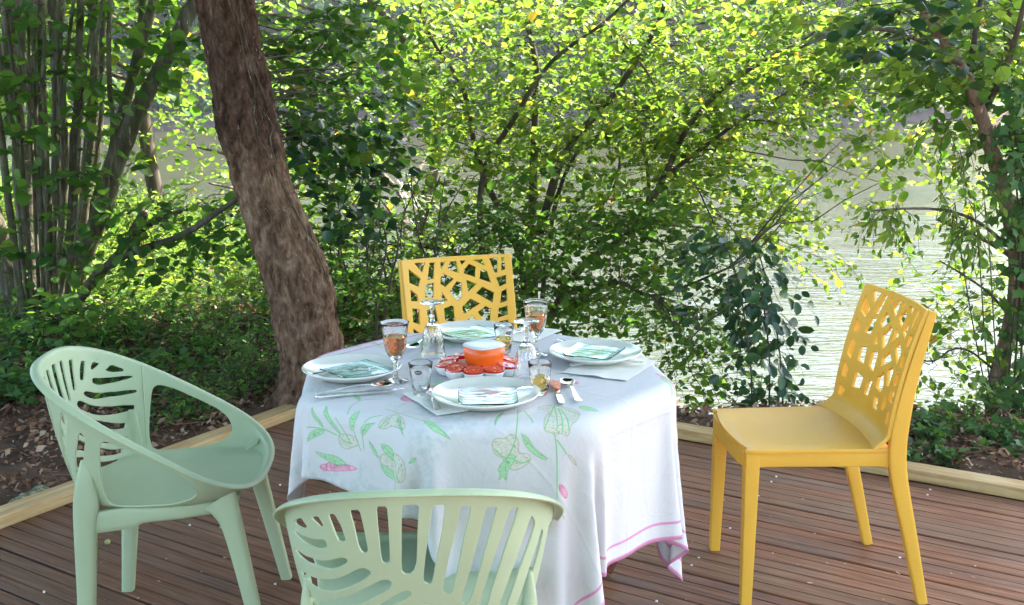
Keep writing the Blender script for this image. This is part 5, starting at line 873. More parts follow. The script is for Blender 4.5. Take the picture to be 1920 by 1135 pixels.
# ---------------------------------------------------------------- the leaning tree beside the deck
def big_trunk():
    base = on(590, 765); Y0 = base[1] + .06
    rows = [(772, 588, 165), (755, 588, 143), (732, 588, 128), (690, 587, 121), (645, 583, 121), (600, 570, 122), (556, 567, 123), (500, 549, 123), (440, 527, 116), (378, 502, 106), (330, 488, 104), (301, 482, 104), (268, 472, 110), (250, 468, 114), (225, 462, 113), (200, 459, 111), (150, 449, 106), (100, 438, 101), (50, 430, 102), (0, 421, 106)]
    P = []; Rr = []
    for y, x, wd in rows:
        p = at(x, y, Y0 + .15 * (760 - y) / 760); dist = np.linalg.norm(p - np.array([0, 0, CAM_H])); P.append(p); Rr.append(wd / 2 * dist / F * .955)
    P = np.array(P); P[0][2] = min(P[0][2], -.02); d = unit(P[-1] - P[-4]); d = unit(d * [1, 1, 1] + [0.05, 0, 0])
    for i in range(1, 9): P = np.vstack([P, P[-1] + d * .5 + np.array([.02 * i, -.02 * i, 0])]); Rr.append(Rr[-1] * .95)
    t = np.linspace(0, len(P) - 1, 520); ip = lambda A: np.interp(t, np.arange(len(A)), A); C = np.stack([ip(P[:, i]) for i in range(3)], 1); Rd = ip(np.array(Rr)); k = 220
    T = unit(np.gradient(C, axis=0)); X = unit(np.cross(np.array([0, 1., 0]), T)); Yv = np.cross(T, X); a = 2 * math.pi * np.arange(k) / k
    dirs = X[:, None] * np.cos(a)[None, :, None] + Yv[:, None] * np.sin(a)[None, :, None]
    Sx = np.stack([np.cos(a)[None] * 3.2 + 0 * t[:, None], np.sin(a)[None] * 3.2 + 0 * t[:, None], C[:, 2:3] * 6.0 + 0 * a[None]], -1)
    n1 = vnoise(Sx, 1.5, 3, 4); rid = 1 - np.abs(n1 - .5) * 4; n2 = vnoise(Sx * [1, 1, .8], 3.4, 9, 3); rid2 = 1 - np.abs(n2 - .5) * 3.4
    lump = vnoise(Sx * [.4, .4, .25], 1.2, 21, 2) - .5; low = np.clip(1 - C[:, 2:3] / .25, 0, 1); root = low ** 2 * .35 * (np.cos(a * 5 + .6)[None] * .5 + .5)
    R2 = Rd[:, None] * (1 + .10 * lump + root) + .010 * rid - .013 * np.clip(rid2, -.5, 1)
    V = C[:, None] + dirs * R2[..., None]; idx = np.arange(520 * k).reshape(520, k); q = np.stack([idx[:-1], np.roll(idx, -1, 1)[:-1], np.roll(idx, -1, 1)[1:], idx[1:]], -1).reshape(-1, 4)
    return V.reshape(-1, 3), q, C, Rd
V, q, C, Rd = big_trunk()
tr = Tree("leaning_tree", "thick brown tree trunk leaning left just beyond the corner of the deck", "tree", (C[0][0], C[0][1], 0), 5)
def barkbig():
    m = mat("trunk_bark", (.1, .06, .04), .9, .15); g = NG(m); v = g.coord('Object', (7, 7, 3.2)); n = g.noise(3.2, 9, .68, v, .5); sx = g.n("SeparateXYZ"); g.l(g.coord(), sx.inputs[0])
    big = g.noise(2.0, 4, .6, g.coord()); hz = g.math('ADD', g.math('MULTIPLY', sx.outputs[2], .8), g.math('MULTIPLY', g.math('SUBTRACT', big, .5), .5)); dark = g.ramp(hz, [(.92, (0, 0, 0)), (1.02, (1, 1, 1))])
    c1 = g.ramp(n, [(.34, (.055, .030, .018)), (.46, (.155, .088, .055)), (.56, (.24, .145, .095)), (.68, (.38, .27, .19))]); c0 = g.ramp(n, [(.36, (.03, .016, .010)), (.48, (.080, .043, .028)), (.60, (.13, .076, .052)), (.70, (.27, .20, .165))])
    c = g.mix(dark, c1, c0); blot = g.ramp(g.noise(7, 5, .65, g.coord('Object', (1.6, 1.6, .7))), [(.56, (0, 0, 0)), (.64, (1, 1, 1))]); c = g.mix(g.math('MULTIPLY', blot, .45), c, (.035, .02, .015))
    fl = g.ramp(g.noise(34, 2, .5, g.coord('Object', (2.4, 2.4, .7))), [(.70, (0, 0, 0)), (.74, (1, 1, 1))]); c = g.mix(g.math('MULTIPLY', fl, .8), c, (.38, .31, .25)); g.col(c); g.bump(g.math('ADD', n, g.math('MULTIPLY', g.noise(30, 5, .7, g.coord('Object', (2, 2, .8))), .4)), 1., .022); return m
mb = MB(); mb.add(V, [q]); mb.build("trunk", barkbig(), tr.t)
tr.limbs.append(C[240::2])
# thin ivy stems climbing the bark
for j, (s0, a0, a1) in enumerate(((210, -.9, -1.15), (120, -.45, -.75))):
    ii = np.arange(s0, 400, 8); a = np.linspace(a0, a1, len(ii)) + .12 * np.sin(ii * .045 + j * 2) + .05 * np.sin(ii * .155 + j); idx = (np.round((a % (2 * math.pi)) / (2 * math.pi) * 220).astype(int)) % 220
    P = V.reshape(520, 220, 3)[ii, idx]; P = P + unit(P - C[ii]) * .004; mb = MB(); tube(mb, P, np.linspace(.003, .0018, len(P)), 5); mb.build("ivy_stem", BARK_HAZEL, tr.t)
top = C[-1]; R = tr.R
for (dx, dy, dz) in ((-1.6, -.4, 1.6), (1.2, .8, 1.5), (.4, 2.2, 1.2), (-.8, 2.0, 1.4), (1.8, -1.4, 1.3), (-.2, -2.4, 1.5), (2.6, 1.8, .6), (-2.2, 1.0, .9)):
    tr.limb([C[-60], (C[-60] + top) / 2, top + np.array([dx, dy, dz]) * .5 + [0, 0, .1], top + np.array([dx, dy, dz])], .09, .02, 8, rough=.05)
def shade_leaves(tree, x0, x1, y0, y1, z0, z1, n, size, seed, keep=None):  # leaf mass out of view, placed and shaped to block light from the deck
    R = np.random.default_rng(seed); C_ = np.stack([R.uniform(x0, x1, n), R.uniform(y0, y1, n), R.uniform(z0, z1, n)], 1)
    if keep is not None: C_ = C_[keep(C_)]
    tree.leaves(C_, rdir(len(C_), R, (-.3, .3)), .7, 9, size, 0, link=.06, flat=.45)
shade_leaves(tr, -4.2, 2.2, 1.8, 6.6, 3.5, 5.6, 2400, .15, 71)
# leaves of this tree hanging in view right of the trunk
q = [(480, 0), (760, 0), (770, 160), (720, 300), (640, 380), (520, 300), (490, 120)]
P = frame_pts(q, 190, 5.1, 6.3, R); tr.leaves(P, rdir(190, R, (-.4, .3)), .30, 9, .060, 1, link=.35)
q = [(500, 200), (700, 180), (735, 300), (690, 420), (580, 430), (520, 330)]; P = frame_pts(q, 62, 4.9, 5.4, R); tr.bigleaves(P, rdir(62, R, (-.5, .2), 0, .9), .24, 6, .062, LEAF_DARK, bias=-.05)
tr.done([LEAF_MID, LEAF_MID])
# ---------------------------------------------------------------- multi stemmed hazel at the left
hb = at(80, 650, 5.9)
hz = Tree("hazel_tree", "old hazel with a fan of many grey stems behind the left-hand armchair", "tree", (hb[0], hb[1], 0), 8)
def pxp(L, Y, Y1=None): Y1 = Y if Y1 is None else Y1; return [at(x, y, Y + (Y1 - Y) * i / max(1, len(L) - 1)) for i, (x, y) in enumerate(L)]
stems = [([(66, 640), (58, 560), (46, 308), (25, 185), (12, 0), (5, -120)], 5.85, 6.0, 15, 12), ([(78, 660), (92, 555), (92, 382), (74, 265), (46, 136), (34, 0), (30, -120)], 5.7, 5.6, 7, 5),
 ([(100, 650), (123, 586), (154, 493), (191, 395), (222, 296), (259, 203), (308, 117), (358, 18), (420, -120)], 5.85, 5.9, 19, 13), ([(150, 480), (203, 345), (216, 259), (247, 142), (290, 0), (310, -120)], 5.95, 6.1, 11, 9),
 ([(195, 380), (213, 259), (207, 120), (203, 0), (200, -100)], 5.75, 5.7, 5, 4), ([(95, 640), (126, 493), (133, 320), (154, 148), (148, 0), (150, -120)], 5.7, 5.7, 7, 6), ([(90, 650), (99, 431), (80, 308), (74, 62), (70, -120)], 6.0, 6.1, 11, 9),
 ([(110, 650), (142, 524), (167, 345), (179, 203), (173, 37), (175, -100)], 6.1, 6.3, 9, 7), ([(60, 650), (24, 555), (0, 469), (-40, 330), (-60, 100)], 5.8, 5.7, 24, 18), ([(60, 650), (37, 555), (18, 395), (0, 265), (-12, 120)], 5.6, 5.5, 8, 6),
 ([(84, 640), (105, 431), (112, 210), (100, 60), (95, -100)], 6.2, 6.4, 12, 10), ([(100, 640), (118, 400), (124, 250), (110, 90), (118, -80)], 5.9, 5.9, 8, 6), ([(88, 640), (82, 450), (62, 300), (60, 100), (64, -90)], 6.15, 6.3, 10, 8), ([(112, 630), (150, 420), (186, 300), (190, 100), (200, -90)], 6.2, 6.4, 7, 5),
 ([(70, 640), (45, 480), (30, 300), (40, 80), (48, -60)], 6.2, 6.4, 9, 7), ([(108, 620), (160, 440), (196, 330), (240, 210), (262, 60), (270, -60)], 6.1, 6.5, 9, 6)]
for L, Y, Y1, a, b in stems: hz.limb(pxp(L, Y, Y1), a * Y / F, b * Y / F, 12, "stem", BARK_HAZEL, rough=.10)
for i_ in range(9):
    x0 = 60 + 8 * i_; x1 = x0 + (i_ - 4) * 16 + hz.R.uniform(-14, 14); hz.limb(pxp([(x0, 640), ((x0 * 2 + x1) / 3, 450), ((x0 + 2 * x1) / 3 + hz.R.uniform(-8, 8), 230), (x1, 60), (x1 + (i_ - 4) * 5, -80)], 5.55 + .05 * (i_ % 3), 5.5 + .1 * (i_ % 4)), .013, .009, 8, "stem", BARK_HAZEL, rough=.1)
low = [([(130, 590), (185, 505), (259, 468), (345, 444), (431, 382), (480, 350)], 5.6, 5.2, 9, 3.5), ([(120, 610), (165, 540), (205, 500), (262, 425), (340, 395)], 5.7, 5.9, 13, 4), ([(240, 450), (266, 405), (268, 398)], 5.75, 5.72, 9, 9)]
for L, Y, Y1, a, b in low: hz.limb(pxp(L, Y, Y1), a * Y / F, b * Y / F, 10, "branch", BARK_TWIG, rough=.10)
mb = MB(); c_ = at(268, 396, 5.72); lathe(mb, [(.0001, .004), (.024, .003), (.028, 0), (.028, -.006)], 14, c_); mb.build("cut_stub", BARK_PALE, hz.t)
# swollen root stock
mb = MB(); a = np.linspace(0, 2 * math.pi, 41)[:-1]; zz = np.linspace(0, 1, 14); V = []
for z in zz:
    r = .40 * (1 - z) ** .8 + .05; rr = r * (1 + .3 * (vnoise(np.stack([np.cos(a) * 2, np.sin(a) * 2, a * 0 + z * 2], -1), 1., 4, 3) - .5) * 2); V += list(np.stack([hb[0] + rr * np.cos(a), hb[1] + .1 + rr * np.sin(a), a * 0 + z * .5 - .05], -1))
mb.add(V, [(i * 40 + j, i * 40 + (j + 1) % 40, (i + 1) * 40 + (j + 1) % 40, (i + 1) * 40 + j) for i in range(13) for j in range(40)]); mb.build("root_stock", BARK_HAZEL, hz.t)
R = hz.R
P = frame_pts([(-60, -20), (400, -20), (330, 110), (260, 190), (120, 180), (-60, 220)], 85, 5.2, 6.8, R); hz.leaves(P, rdir(85, R, (-.3, .3)), .36, 7, .085, 1, link=.3)
P = frame_pts([(-20, 180), (240, 160), (220, 600), (60, 640), (-20, 600)], 55, 5.3, 5.7, R); hz.leaves(P, rdir(55, R, (.2, 1.2)), .22, 4, .07, 1, link=.1)
P = frame_pts([(20, 250), (215, 200), (260, 450), (200, 640), (60, 680), (10, 520)], 34, 5.15, 5.5, R); hz.bigleaves(P, rdir(34, R, (.2, 1.)), .18, 5, .082, LEAF_MID, maxn=170, bias=.1)
P = frame_pts([(90, 560), (190, 540), (200, 660), (70, 680)], 22, 5.0, 5.3, R); hz.bigleaves(P, rdir(22, R, (.1, .9)), .16, 5, .062, LEAF_HERB, maxn=110, bias=.05)
shade_leaves(hz, -6.5, -1.5, 4.8, 9.0, 3.0, 5.2, 900, .15, 72)
P = frame_pts([(220, 360), (520, 330), (560, 420), (450, 470), (300, 520), (230, 470)], 80, 5.2, 6.0, R); hz.leaves(P, rdir(80, R, (-.7, .1)), .30, 6, .068, 1, link=.45)
hz.done([LEAF_MID, LEAF_MID])
# ---------------------------------------------------------------- riverside alders in the middle
al = Tree("riverside_tree", "many branched riverside tree with sunlit yellow green leaves, rising behind the far yellow chair", "tree", tuple(at(990, 560, 7.2) * [1, 1, 0]), 13)
b0 = at(985, 600, 7.2)
limbs = [([(985, 640), (985, 520), (960, 420), (905, 340), (885, 250), (870, 160), (800, 60), (780, -40)], 7.1, 7.0, 11, 3), ([(990, 640), (992, 500), (1000, 390), (1000, 280), (1003, 200), (1010, 120), (985, 40), (960, -60)], 7.2, 7.3, 13, 4),
 ([(1000, 640), (1000, 480), (1040, 330), (1075, 260), (1120, 215), (1165, 160), (1230, 60), (1260, -40)], 7.0, 6.8, 12, 4), ([(1010, 640), (1030, 420), (1070, 290), (1140, 240), (1200, 270)], 7.3, 7.5, 7, 2.5), ([(940, 640), (905, 480), (900, 380), (910, 300), (960, 230), (1005, 150), (1055, 95), (1140, 40), (1200, -20)], 6.9, 6.8, 9, 3),
 ([(1010, 640), (1080, 500), (1200, 430), (1250, 320), (1290, 230), (1370, 150), (1480, 90), (1560, 40)], 6.9, 6.4, 10, 3), ([(1250, 330), (1300, 290), (1380, 230), (1480, 170), (1580, 120)], 6.7, 6.3, 6, 2), ([(1210, 420), (1220, 330), (1195, 240), (1190, 160)], 6.9, 7.0, 6, 2),
 ([(1090, 560), (1160, 520), (1210, 560), (1270, 545), (1370, 500)], 6.3, 5.7, 6, 2), ([(960, 560), (870, 478), (790, 458), (700, 462), (640, 460)], 6.5, 5.9, 7, 2.5), ([(1290, 240), (1240, 200), (1215, 130), (1150, 60)], 6.8, 6.9, 5, 2), ([(1020, 520), (1120, 400), (1165, 330), (1160, 200), (1170, 90)], 7.6, 7.9, 5, 2)]
for L, Y, Y1, a, b in limbs: al.limb(pxp(L, Y, Y1), .8 * a * Y / F, .8 * b * Y / F, 9, "branch", BARK_TWIG, rough=.12)
R = al.R
def reg(tree, poly, n, Y0, Y1, L, nl, size, mi, **kw):
    P = frame_pts(poly, n, Y0, Y1, tree.R); z = kw.pop('z', (-.35, .3)); tree.leaves(P, rdir(n, tree.R, z), L, nl, size, mi, **kw)
reg(al, [(720, -20), (1500, -20), (1480, 100), (1300, 170), (1180, 240), (1000, 300), (840, 290), (740, 200)], 760, 6.3, 8.4, .34, 9, .055, 0, link=.35)
reg(al, [(780, 180), (1150, 170), (1330, 150), (1380, 300), (1250, 420), (1000, 440), (820, 420), (760, 300)], 400, 6.4, 8.2, .32, 9, .055, 0, link=.35)
reg(al, [(1150, 200), (1450, 90), (1600, 60), (1590, 190), (1420, 300), (1480, 380), (1440, 470), (1300, 440)], 330, 6.0, 7.6, .34, 9, .055, 0, link=.3)
reg(al, [(830, 380), (1290, 380), (1330, 480), (1240, 620), (1120, 640), (960, 640), (880, 560)], 430, 5.9, 7.4, .30, 9, .050, 1, link=.3)
reg(al, [(1380, 290), (1560, 340), (1600, 470), (1520, 520), (1420, 470)], 50, 6.0, 7.0, .34, 8, .05, 0, link=.3, droop=.6)
reg(al, [(1200, 560), (1380, 560), (1400, 700), (1330, 780), (1260, 760), (1220, 660)], 120, 5.2, 6.0, .26, 7, .042, 1, link=.15, droop=.5)
shade_leaves(al, -2.0, 6.0, 4.4, 7.1, 4.1, 6.4, 3300, .15, 73, lambda C: ~((C[:, 0] > 3.0) & (C[:, 1] > 6.1) & (np.arange(len(C)) % 3 > 0)))
reg(al, [(1420, -20), (1800, -20), (1790, 130), (1640, 185), (1450, 200)], 170, 5.4, 7.0, .32, 8, .055, 0, link=.2)
reg(al, [(1460, 190), (1700, 180), (1740, 330), (1640, 400), (1500, 330)], 46, 5.2, 6.4, .30, 7, .048, 0, link=.3, droop=.6)
# nearer sunlit and shaded leaves that can be told apart
P = frame_pts([(900, 300), (1250, 280), (1330, 480), (1200, 600), (1000, 600)], 60, 5.7, 6.1, R); al.bigleaves(P, rdir(60, R, (-.4, .3)), .26, 5, .058, LEAF_MID, bias=.05)
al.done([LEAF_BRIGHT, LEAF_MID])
# ---------------------------------------------------------------- thicket behind the table, left part
th_ = Tree("willow_thicket", "low dark leafy thicket between the leaning trunk and the far yellow chair", "shrub", tuple(at(700, 640, 5.8) * [1, 1, 0]), 17)
for i in range(16):
    x0 = 640 + i * 12; th_.limb(pxp([(x0, 700), (x0 + R.uniform(-20, 20), 560), (x0 + R.uniform(-50, 40), 430), (x0 + R.uniform(-70, 60), 330)], 5.6 + R.uniform(-.3, .6)), .010, .003, 6, "stem", rough=.1)
reg(th_, [(590, 420), (900, 400), (1010, 560), (980, 650), (650, 680), (590, 560)], 340, 5.3, 6.6, .26, 9, .040, 0, link=.25, z=(-.3, .8))
reg(th_, [(560, 330), (760, 330), (880, 430), (780, 480), (600, 480)], 80, 5.6, 7.4, .28, 8, .045, 1, link=.2)
th_.done([LEAF_MID, LEAF_BRIGHT])
bt = Tree("bleached_dead_branch", "bare bleached branch in the water left of the riverside tree", "dead branch", tuple(at(790, 400, 9.2) * [1, 1, 0] + [0, 0, WATER_Z]), 19)
for i in range(16):
    a = at(735 + R.uniform(0, 20), 350 + R.uniform(-15, 15), 9.2); d = R.uniform(-.2, .9); L = [a]; p = a.copy(); dr = np.array([R.uniform(.3, 1.), R.uniform(-.5, .5), R.uniform(-.8, .3)])
    for j in range(4): p = p + unit(dr + R.normal(0, .35, 3)) * .13; L.append(p.copy())
    bt.limb(L, .007, .0025, 5, "branch", BLEACH)
bt.limb([at(830, 470, 9.3), at(790, 400, 9.2), at(740, 350, 9.2)], .02, .010, 6, "branch", BLEACH)
# ---------------------------------------------------------------- right hand tree with ivy
rt = Tree("ivied_tree", "slender bent tree wrapped in ivy at the right edge, standing on the bank", "tree", tuple(on(1868, 775)), 23)
rt.limb(pxp([(1862, 800), (1862, 740), (1880, 660), (1905, 560), (1908, 480), (1890, 390), (1862, 290), (1840, 220), (1822, 170), (1790, 110), (1745, 40), (1700, -50)], 4.7, 4.6), 17 * 4.7 / F, 9 * 4.7 / F, 16, "trunk", BARK_PALE, rough=.14)
for L, Y, Y1, a, b in [([(1878, 760), (1925, 690), (1990, 600)], 4.8, 4.9, 8, 6), ([(1908, 480), (1960, 380), (1990, 200)], 4.7, 4.9, 12, 9), ([(1840, 220), (1900, 100), (1930, -30)], 4.65, 4.5, 7, 4), ([(1815, 160), (1830, 60), (1850, -60)], 4.7, 4.9, 7, 4),
   ([(1900, 470), (1840, 420), (1790, 395), (1720, 390), (1640, 395)], 4.65, 4.3, 4, 1.5), ([(1890, 590), (1850, 545), (1790, 505), (1760, 490)], 4.7, 4.5, 3, 1.2), ([(1800, 120), (1700, 60), (1600, 50), (1500, 90)], 4.6, 4.2, 5, 2), ([(1870, 700), (1800, 640), (1740, 690), (1700, 640)], 4.7, 4.4, 2.5, 1.2)]:
    rt.limb(pxp(L, Y, Y1), a * Y / F, b * Y / F, 8, "branch", BARK_TWIG, rough=.1)
for x0, x1 in ((1800, 1870), (1836, 1880), (1856, 1898)): rt.limb(pxp([(x0 - 10, 380), (x0, 470), (x1 - 30, 700), (x1 - 6, 780)], 4.45), .0028, .0035, 5, "vine_stem", BARK_TWIG)
R = rt.R
reg(rt, [(1500, -20), (1940, -20), (1940, 200), (1800, 170), (1640, 130), (1520, 60)], 150, 4.4, 5.8, .30, 8, .058, 0, link=.3, droop=.4)
reg(rt, [(1700, 90), (1930, 120), (1930, 300), (1800, 260), (1720, 200)], 40, 4.7, 5.4, .28, 8, .055, 1, link=.3, droop=.5)
P = frame_pts([(1640, -10), (1780, -10), (1720, 130), (1650, 110)], 18, 3.7, 4.2, R); rt.bigleaves(P, rdir(18, R, (-.3, .2)), .26, 6, .062, LEAF_DARK, maxn=200, bias=.0)
# drooping pale leaves over the water
P = frame_pts([(1720, 190), (1860, 250), (1880, 420), (1780, 520), (1760, 400)], 46, 4.3, 4.8, R); rt.bigleaves(P, rdir(46, R, (-1.3, -.4)), .18, 7, .048, LEAF_BRIGHT, T_NARROW, maxn=290, bias=.05, droop=.5, up=(.3, -.8, .4))
reg(rt, [(1620, 380), (1790, 380), (1860, 430), (1740, 420), (1640, 420)], 26, 4.2, 4.5, .12, 6, .05, 0, tpl=T_NARROW, z=(-1.4, -.6), droop=.5, up=(.3, -.8, .4))
reg(rt, [(1700, 560), (1880, 520), (1890, 780), (1700, 770), (1730, 680)], 62, 4.3, 4.9, .2, 6, .040, 0, z=(-.8, .3), droop=.5, link=.2, up=(.2, -.6, .7))
rt.done([LEAF_BRIGHT, LEAF_MID])
iv = Tree("climbing_ivy", "dark ivy climbing the bent tree at the right edge of the picture", "ivy", tuple(on(1900, 770)), 29)
for i in range(5): iv.limb(pxp([(1885 + i * 12, 790), (1900 + i * 9, 600), (1915 + i * 8, 420), (1890 + i * 12, 220)], 4.55), .006, .004, 5, "stem")
P = frame_pts([(1900, 150), (1990, 150), (1990, 780), (1900, 790), (1925, 560), (1925, 400), (1890, 240)], 230, 4.4, 4.75, iv.R); iv.leaves(P[:170], rdir(170, iv.R, (-.8, .3)), .16, 5, .058, 0, tpl=T_IVY, up=(-.1, -.9, .5))
iv.bigleaves(P[170:], rdir(60, iv.R, (-.8, .3)), .14, 5, .062, LEAF_IVY, T_IVY, up=(-.1, -.9, .5))
iv.done([LEAF_IVY])
# ---------------------------------------------------------------- dark drooping shrub in front of the water
ds = Tree("laurel_shrub", "dark glossy leafed shrub drooping against the bright water between table and right-hand chair", "shrub", tuple(on(1360, 735)), 31)
vl = [([(1412, 820), (1410, 700), (1395, 590), (1372, 480), (1330, 420)], 4.75), ([(1440, 800), (1445, 690), (1430, 560), (1400, 470), (1350, 400)], 4.8), ([(1470, 790), (1462, 650), (1440, 540), (1420, 470)], 4.7), ([(1290, 640), (1340, 590), (1400, 565)], 4.8), ([(1340, 420), (1300, 330), (1240, 300)], 5.2)]
for L, Y in vl: ds.limb(pxp(L, Y), .005, .003, 6, "stem", rough=.08)
P = np.concatenate([frame_pts([(1330, 400), (1420, 440), (1470, 560), (1480, 700), (1440, 790), (1400, 700), (1380, 560), (1320, 470)], 62, 4.6, 5.0, ds.R)]); ds.bigleaves(P, rdir(62, ds.R, (-1.2, -.1)), .17, 5, .062, LEAF_DARK, (T_ROUND[0] * [1, .78, 1], T_ROUND[1]), bias=.0, droop=.4, up=(.1, -.6, .7), maxn=300)
P = frame_pts([(1300, 420), (1400, 440), (1400, 600), (1340, 640), (1300, 520)], 46, 4.9, 5.5, ds.R); ds.leaves(P, rdir(46, ds.R, (-.9, .2)), .2, 6, .06, 0, tpl=(T_ROUND[0] * [1, .78, 1], T_ROUND[1]), link=.1)
P = frame_pts([(1380, 700), (1480, 690), (1480, 800), (1390, 800)], 18, 4.6, 4.8, ds.R); ds.leaves(P, rdir(18, ds.R, (-.9, .2)), .14, 6, .045, 0)
ds.done([LEAF_DARK])
# ---------------------------------------------------------------- trees further along the near bank
def bank_tree(label, px, Y, h, cr, n, size, mi, seed, seen):
    b = at(px, 400, Y); R = np.random.default_rng(seed); z0 = float(ground_z(b[0], b[1])); z0 = max(z0, -1.6); t = Tree("bank_tree", label, "tree", (b[0], b[1], z0), seed, "trees along the near river bank"); B = np.array([b[0], b[1], z0])
    t.limb([B, B + [R.uniform(-.2, .2), 0, h * .35], B + [R.uniform(-.5, .5), 0, h * .7], B + [R.uniform(-.8, .8), 0, h]], .09, .03, 9, "trunk", BARK_TWIG, rough=.08)
    for i in range(9):
        z = h * R.uniform(.25, .85); a = R.uniform(0, 6.28); r = cr * R.uniform(.6, 1); t.limb([B + [0, 0, z], B + [r * .5 * math.cos(a), r * .5 * math.sin(a), z + .35], B + [r * math.cos(a), r * math.sin(a), z + .5]], .035, .010, 6)
    u = unit(R.normal(0, 1, (n, 3))) * R.uniform(.25, 1, (n, 1)) ** .5; P = B + [0, 0, h * .58] + u * [cr, cr, h * .52]; P = P[P[:, 2] > -1.1]; k = vnoise(P, .9, seed, 2); P = P[k > .36]
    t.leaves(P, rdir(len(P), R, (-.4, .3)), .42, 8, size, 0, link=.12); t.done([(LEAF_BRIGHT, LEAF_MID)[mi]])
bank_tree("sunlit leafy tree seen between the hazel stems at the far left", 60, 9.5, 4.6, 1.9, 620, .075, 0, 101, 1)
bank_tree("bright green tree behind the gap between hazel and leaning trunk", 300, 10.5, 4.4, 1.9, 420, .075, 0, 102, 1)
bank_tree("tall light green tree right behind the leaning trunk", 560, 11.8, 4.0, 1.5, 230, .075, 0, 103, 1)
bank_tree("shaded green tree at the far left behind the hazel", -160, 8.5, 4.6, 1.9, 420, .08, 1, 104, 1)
bank_tree("thin leafed tree over the river right of the leaning trunk top", 760, 9.8, 4.4, 1.2, 120, .06, 0, 105, 1)
bank_tree("sunlit tree beyond the right-hand ivied tree", 2010, 6.6, 4.2, 1.3, 330, .06, 0, 106, 1)
# ---------------------------------------------------------------- unseen trees behind the viewer, added to cut the light from that side
for gi, (gx_, gy_) in enumerate(((-3.6, -2.6), (3.4, -3.2))):
    g_ = Tree("added_shade_tree", ("added unseen tree on the left behind the viewer, blocking light", "added unseen tree on the right behind the viewer, blocking light")[gi], "tree", (gx_, gy_, 0), 61 + gi); B = np.array([gx_, gy_, 0.])
    g_.limb([B - [0, 0, .4], B + [.1, 0, 1.5], B + [0, .3, 3.2], B + [.2, .8, 4.6]], .16, .06, 10, "trunk", BARK_HAZEL)
    for a in range(7): g_.limb([B + [0, .2, 2.2 + a * .25], B + [1.3 * math.cos(a), 1.3 * math.sin(a) + .3, 3.4 + a * .15], B + [2.6 * math.cos(a), 2.6 * math.sin(a) + .5, 3.9 + a * .2]], .05, .012, 6)
    shade_leaves(g_, gx_ - 3.2, gx_ + 3.2, gy_ - 2.2, gy_ + 4.2, 3.2, 4.9, 750, .15, 75 + gi); shade_leaves(g_, gx_ - 3., gx_ + 3., gy_ - 2.6, gy_ - 1.4, .3, 3.2, 260, .13, 85 + gi); g_.done([LEAF_MID])
# ---------------------------------------------------------------- undergrowth, litter, ivy on the ground
def scatter(name, label, mats, n, dens, size, tpl, seed, zoff=(0, .02), flat=.35, stem=None, bias=0., x=(-9, 6.5), y=(.5, 13), sz=(.6, 1.3), rz=(-.2, .4)):
    R = np.random.default_rng(seed); X = R.uniform(*x, n); Y = R.uniform(*y, n); p = dens(X, Y, R); m = R.random(n) < p; X, Y = X[m], Y[m]; Z = ground_z(X, Y) + R.uniform(*zoff, len(X)); mb = MB(); k = len(X)
    rnd = np.clip(R.beta(2, 2.2, k) + bias, 0, .99); put_leaves(mb, np.stack([X, Y, Z], 1), rdir(k, R, rz), np.array([0, 0, 1.]) + R.normal(0, flat, (k, 3)), size * R.uniform(*sz, k), tpl, R, rnd); o = mb.build(name, mats); tag(o, label, kind='stuff'); return o
def UN(X, Y): return X * UX[0] + Y * UX[1], X * NX[0] + Y * NX[1]
def offdeck(X, Y): u, n = UN(X, Y); return (u < -3.28) | (n > 3.99)
def near(X, Y): return np.clip(1.5 - np.hypot(X, Y - 2) / 9, .12, 1)
def land(X, Y): u, n = UN(X, Y); return offdeck(X, Y) & (n < edge_n(u) + 1.0)
def leftband(X, Y):
    u, n = UN(X, Y); d = -(u + 3.28); return d, n
scatter("leaf_litter", "brown fallen leaves and bark shreds on the ground beside the deck", [DEAD], 330000, lambda X, Y, R: land(X, Y) * np.clip(1.35 - np.hypot(X, Y - 2) / 8, .03, 1) * (.45 + .6 * vnoise(np.stack([X, Y, X * 0], 1), 2.2, 2, 2)) * np.where(leftband(X, Y)[0] > 1.6, .25, 1), .036, (T_FLAT[0] * [1, .7, 1.8], T_FLAT[1]), 201, (.0, .03), .6, sz=(.4, 1.5), rz=(-.4, .7))
# thin twigs in the litter
R = np.random.default_rng(202); n = 9000; X = R.uniform(-6, 5, n); Y = R.uniform(1, 9, n); m = land(X, Y) & (R.random(n) < .8 * np.clip(1.3 - np.hypot(X, Y - 2) / 7, .05, 1)); X, Y = X[m], Y[m]; n = len(X); a = R.uniform(0, 6.28, n); L = R.uniform(.03, .16, n); t = np.linspace(-.5, .5, 3)[None, :]
P = np.stack([X[:, None] + np.cos(a)[:, None] * L[:, None] * t, Y[:, None] + np.sin(a)[:, None] * L[:, None] * t, ground_z(X, Y)[:, None] + R.uniform(.01, .045, n)[:, None] + R.uniform(-.03, .03, n)[:, None] * t + .008 * (t * 0 + R.uniform(-1, 1, (n, 3)))], -1)
mb = MB(); tubes(mb, P, np.full((n, 3), 1.) * R.uniform(.001, .0032, n)[:, None], 4, None); o = mb.build("fallen_twigs", [DEAD]); tag(o, "thin fallen twigs and stalks lying on the leaf litter", kind='stuff')
def dens_ivy(X, Y, R):
    d, n = leftband(X, Y); k = vnoise(np.stack([X, Y, X * 0], 1), 1.5, 12, 3); th0 = .22 + .75 * np.clip((2.7 - n) / .8, 0, 1); left = (d > 0) * np.clip((d - th0 - (k - .5) * .9) / .3, 0, 1); right = (n > 3.99) * (d < 0) * np.clip((k - .47) * 8, 0, 1); return land(X, Y) * np.clip(left + right * .85, 0, 1) * np.clip(1.5 - np.hypot(X, Y - 2) / 9, .15, 1)
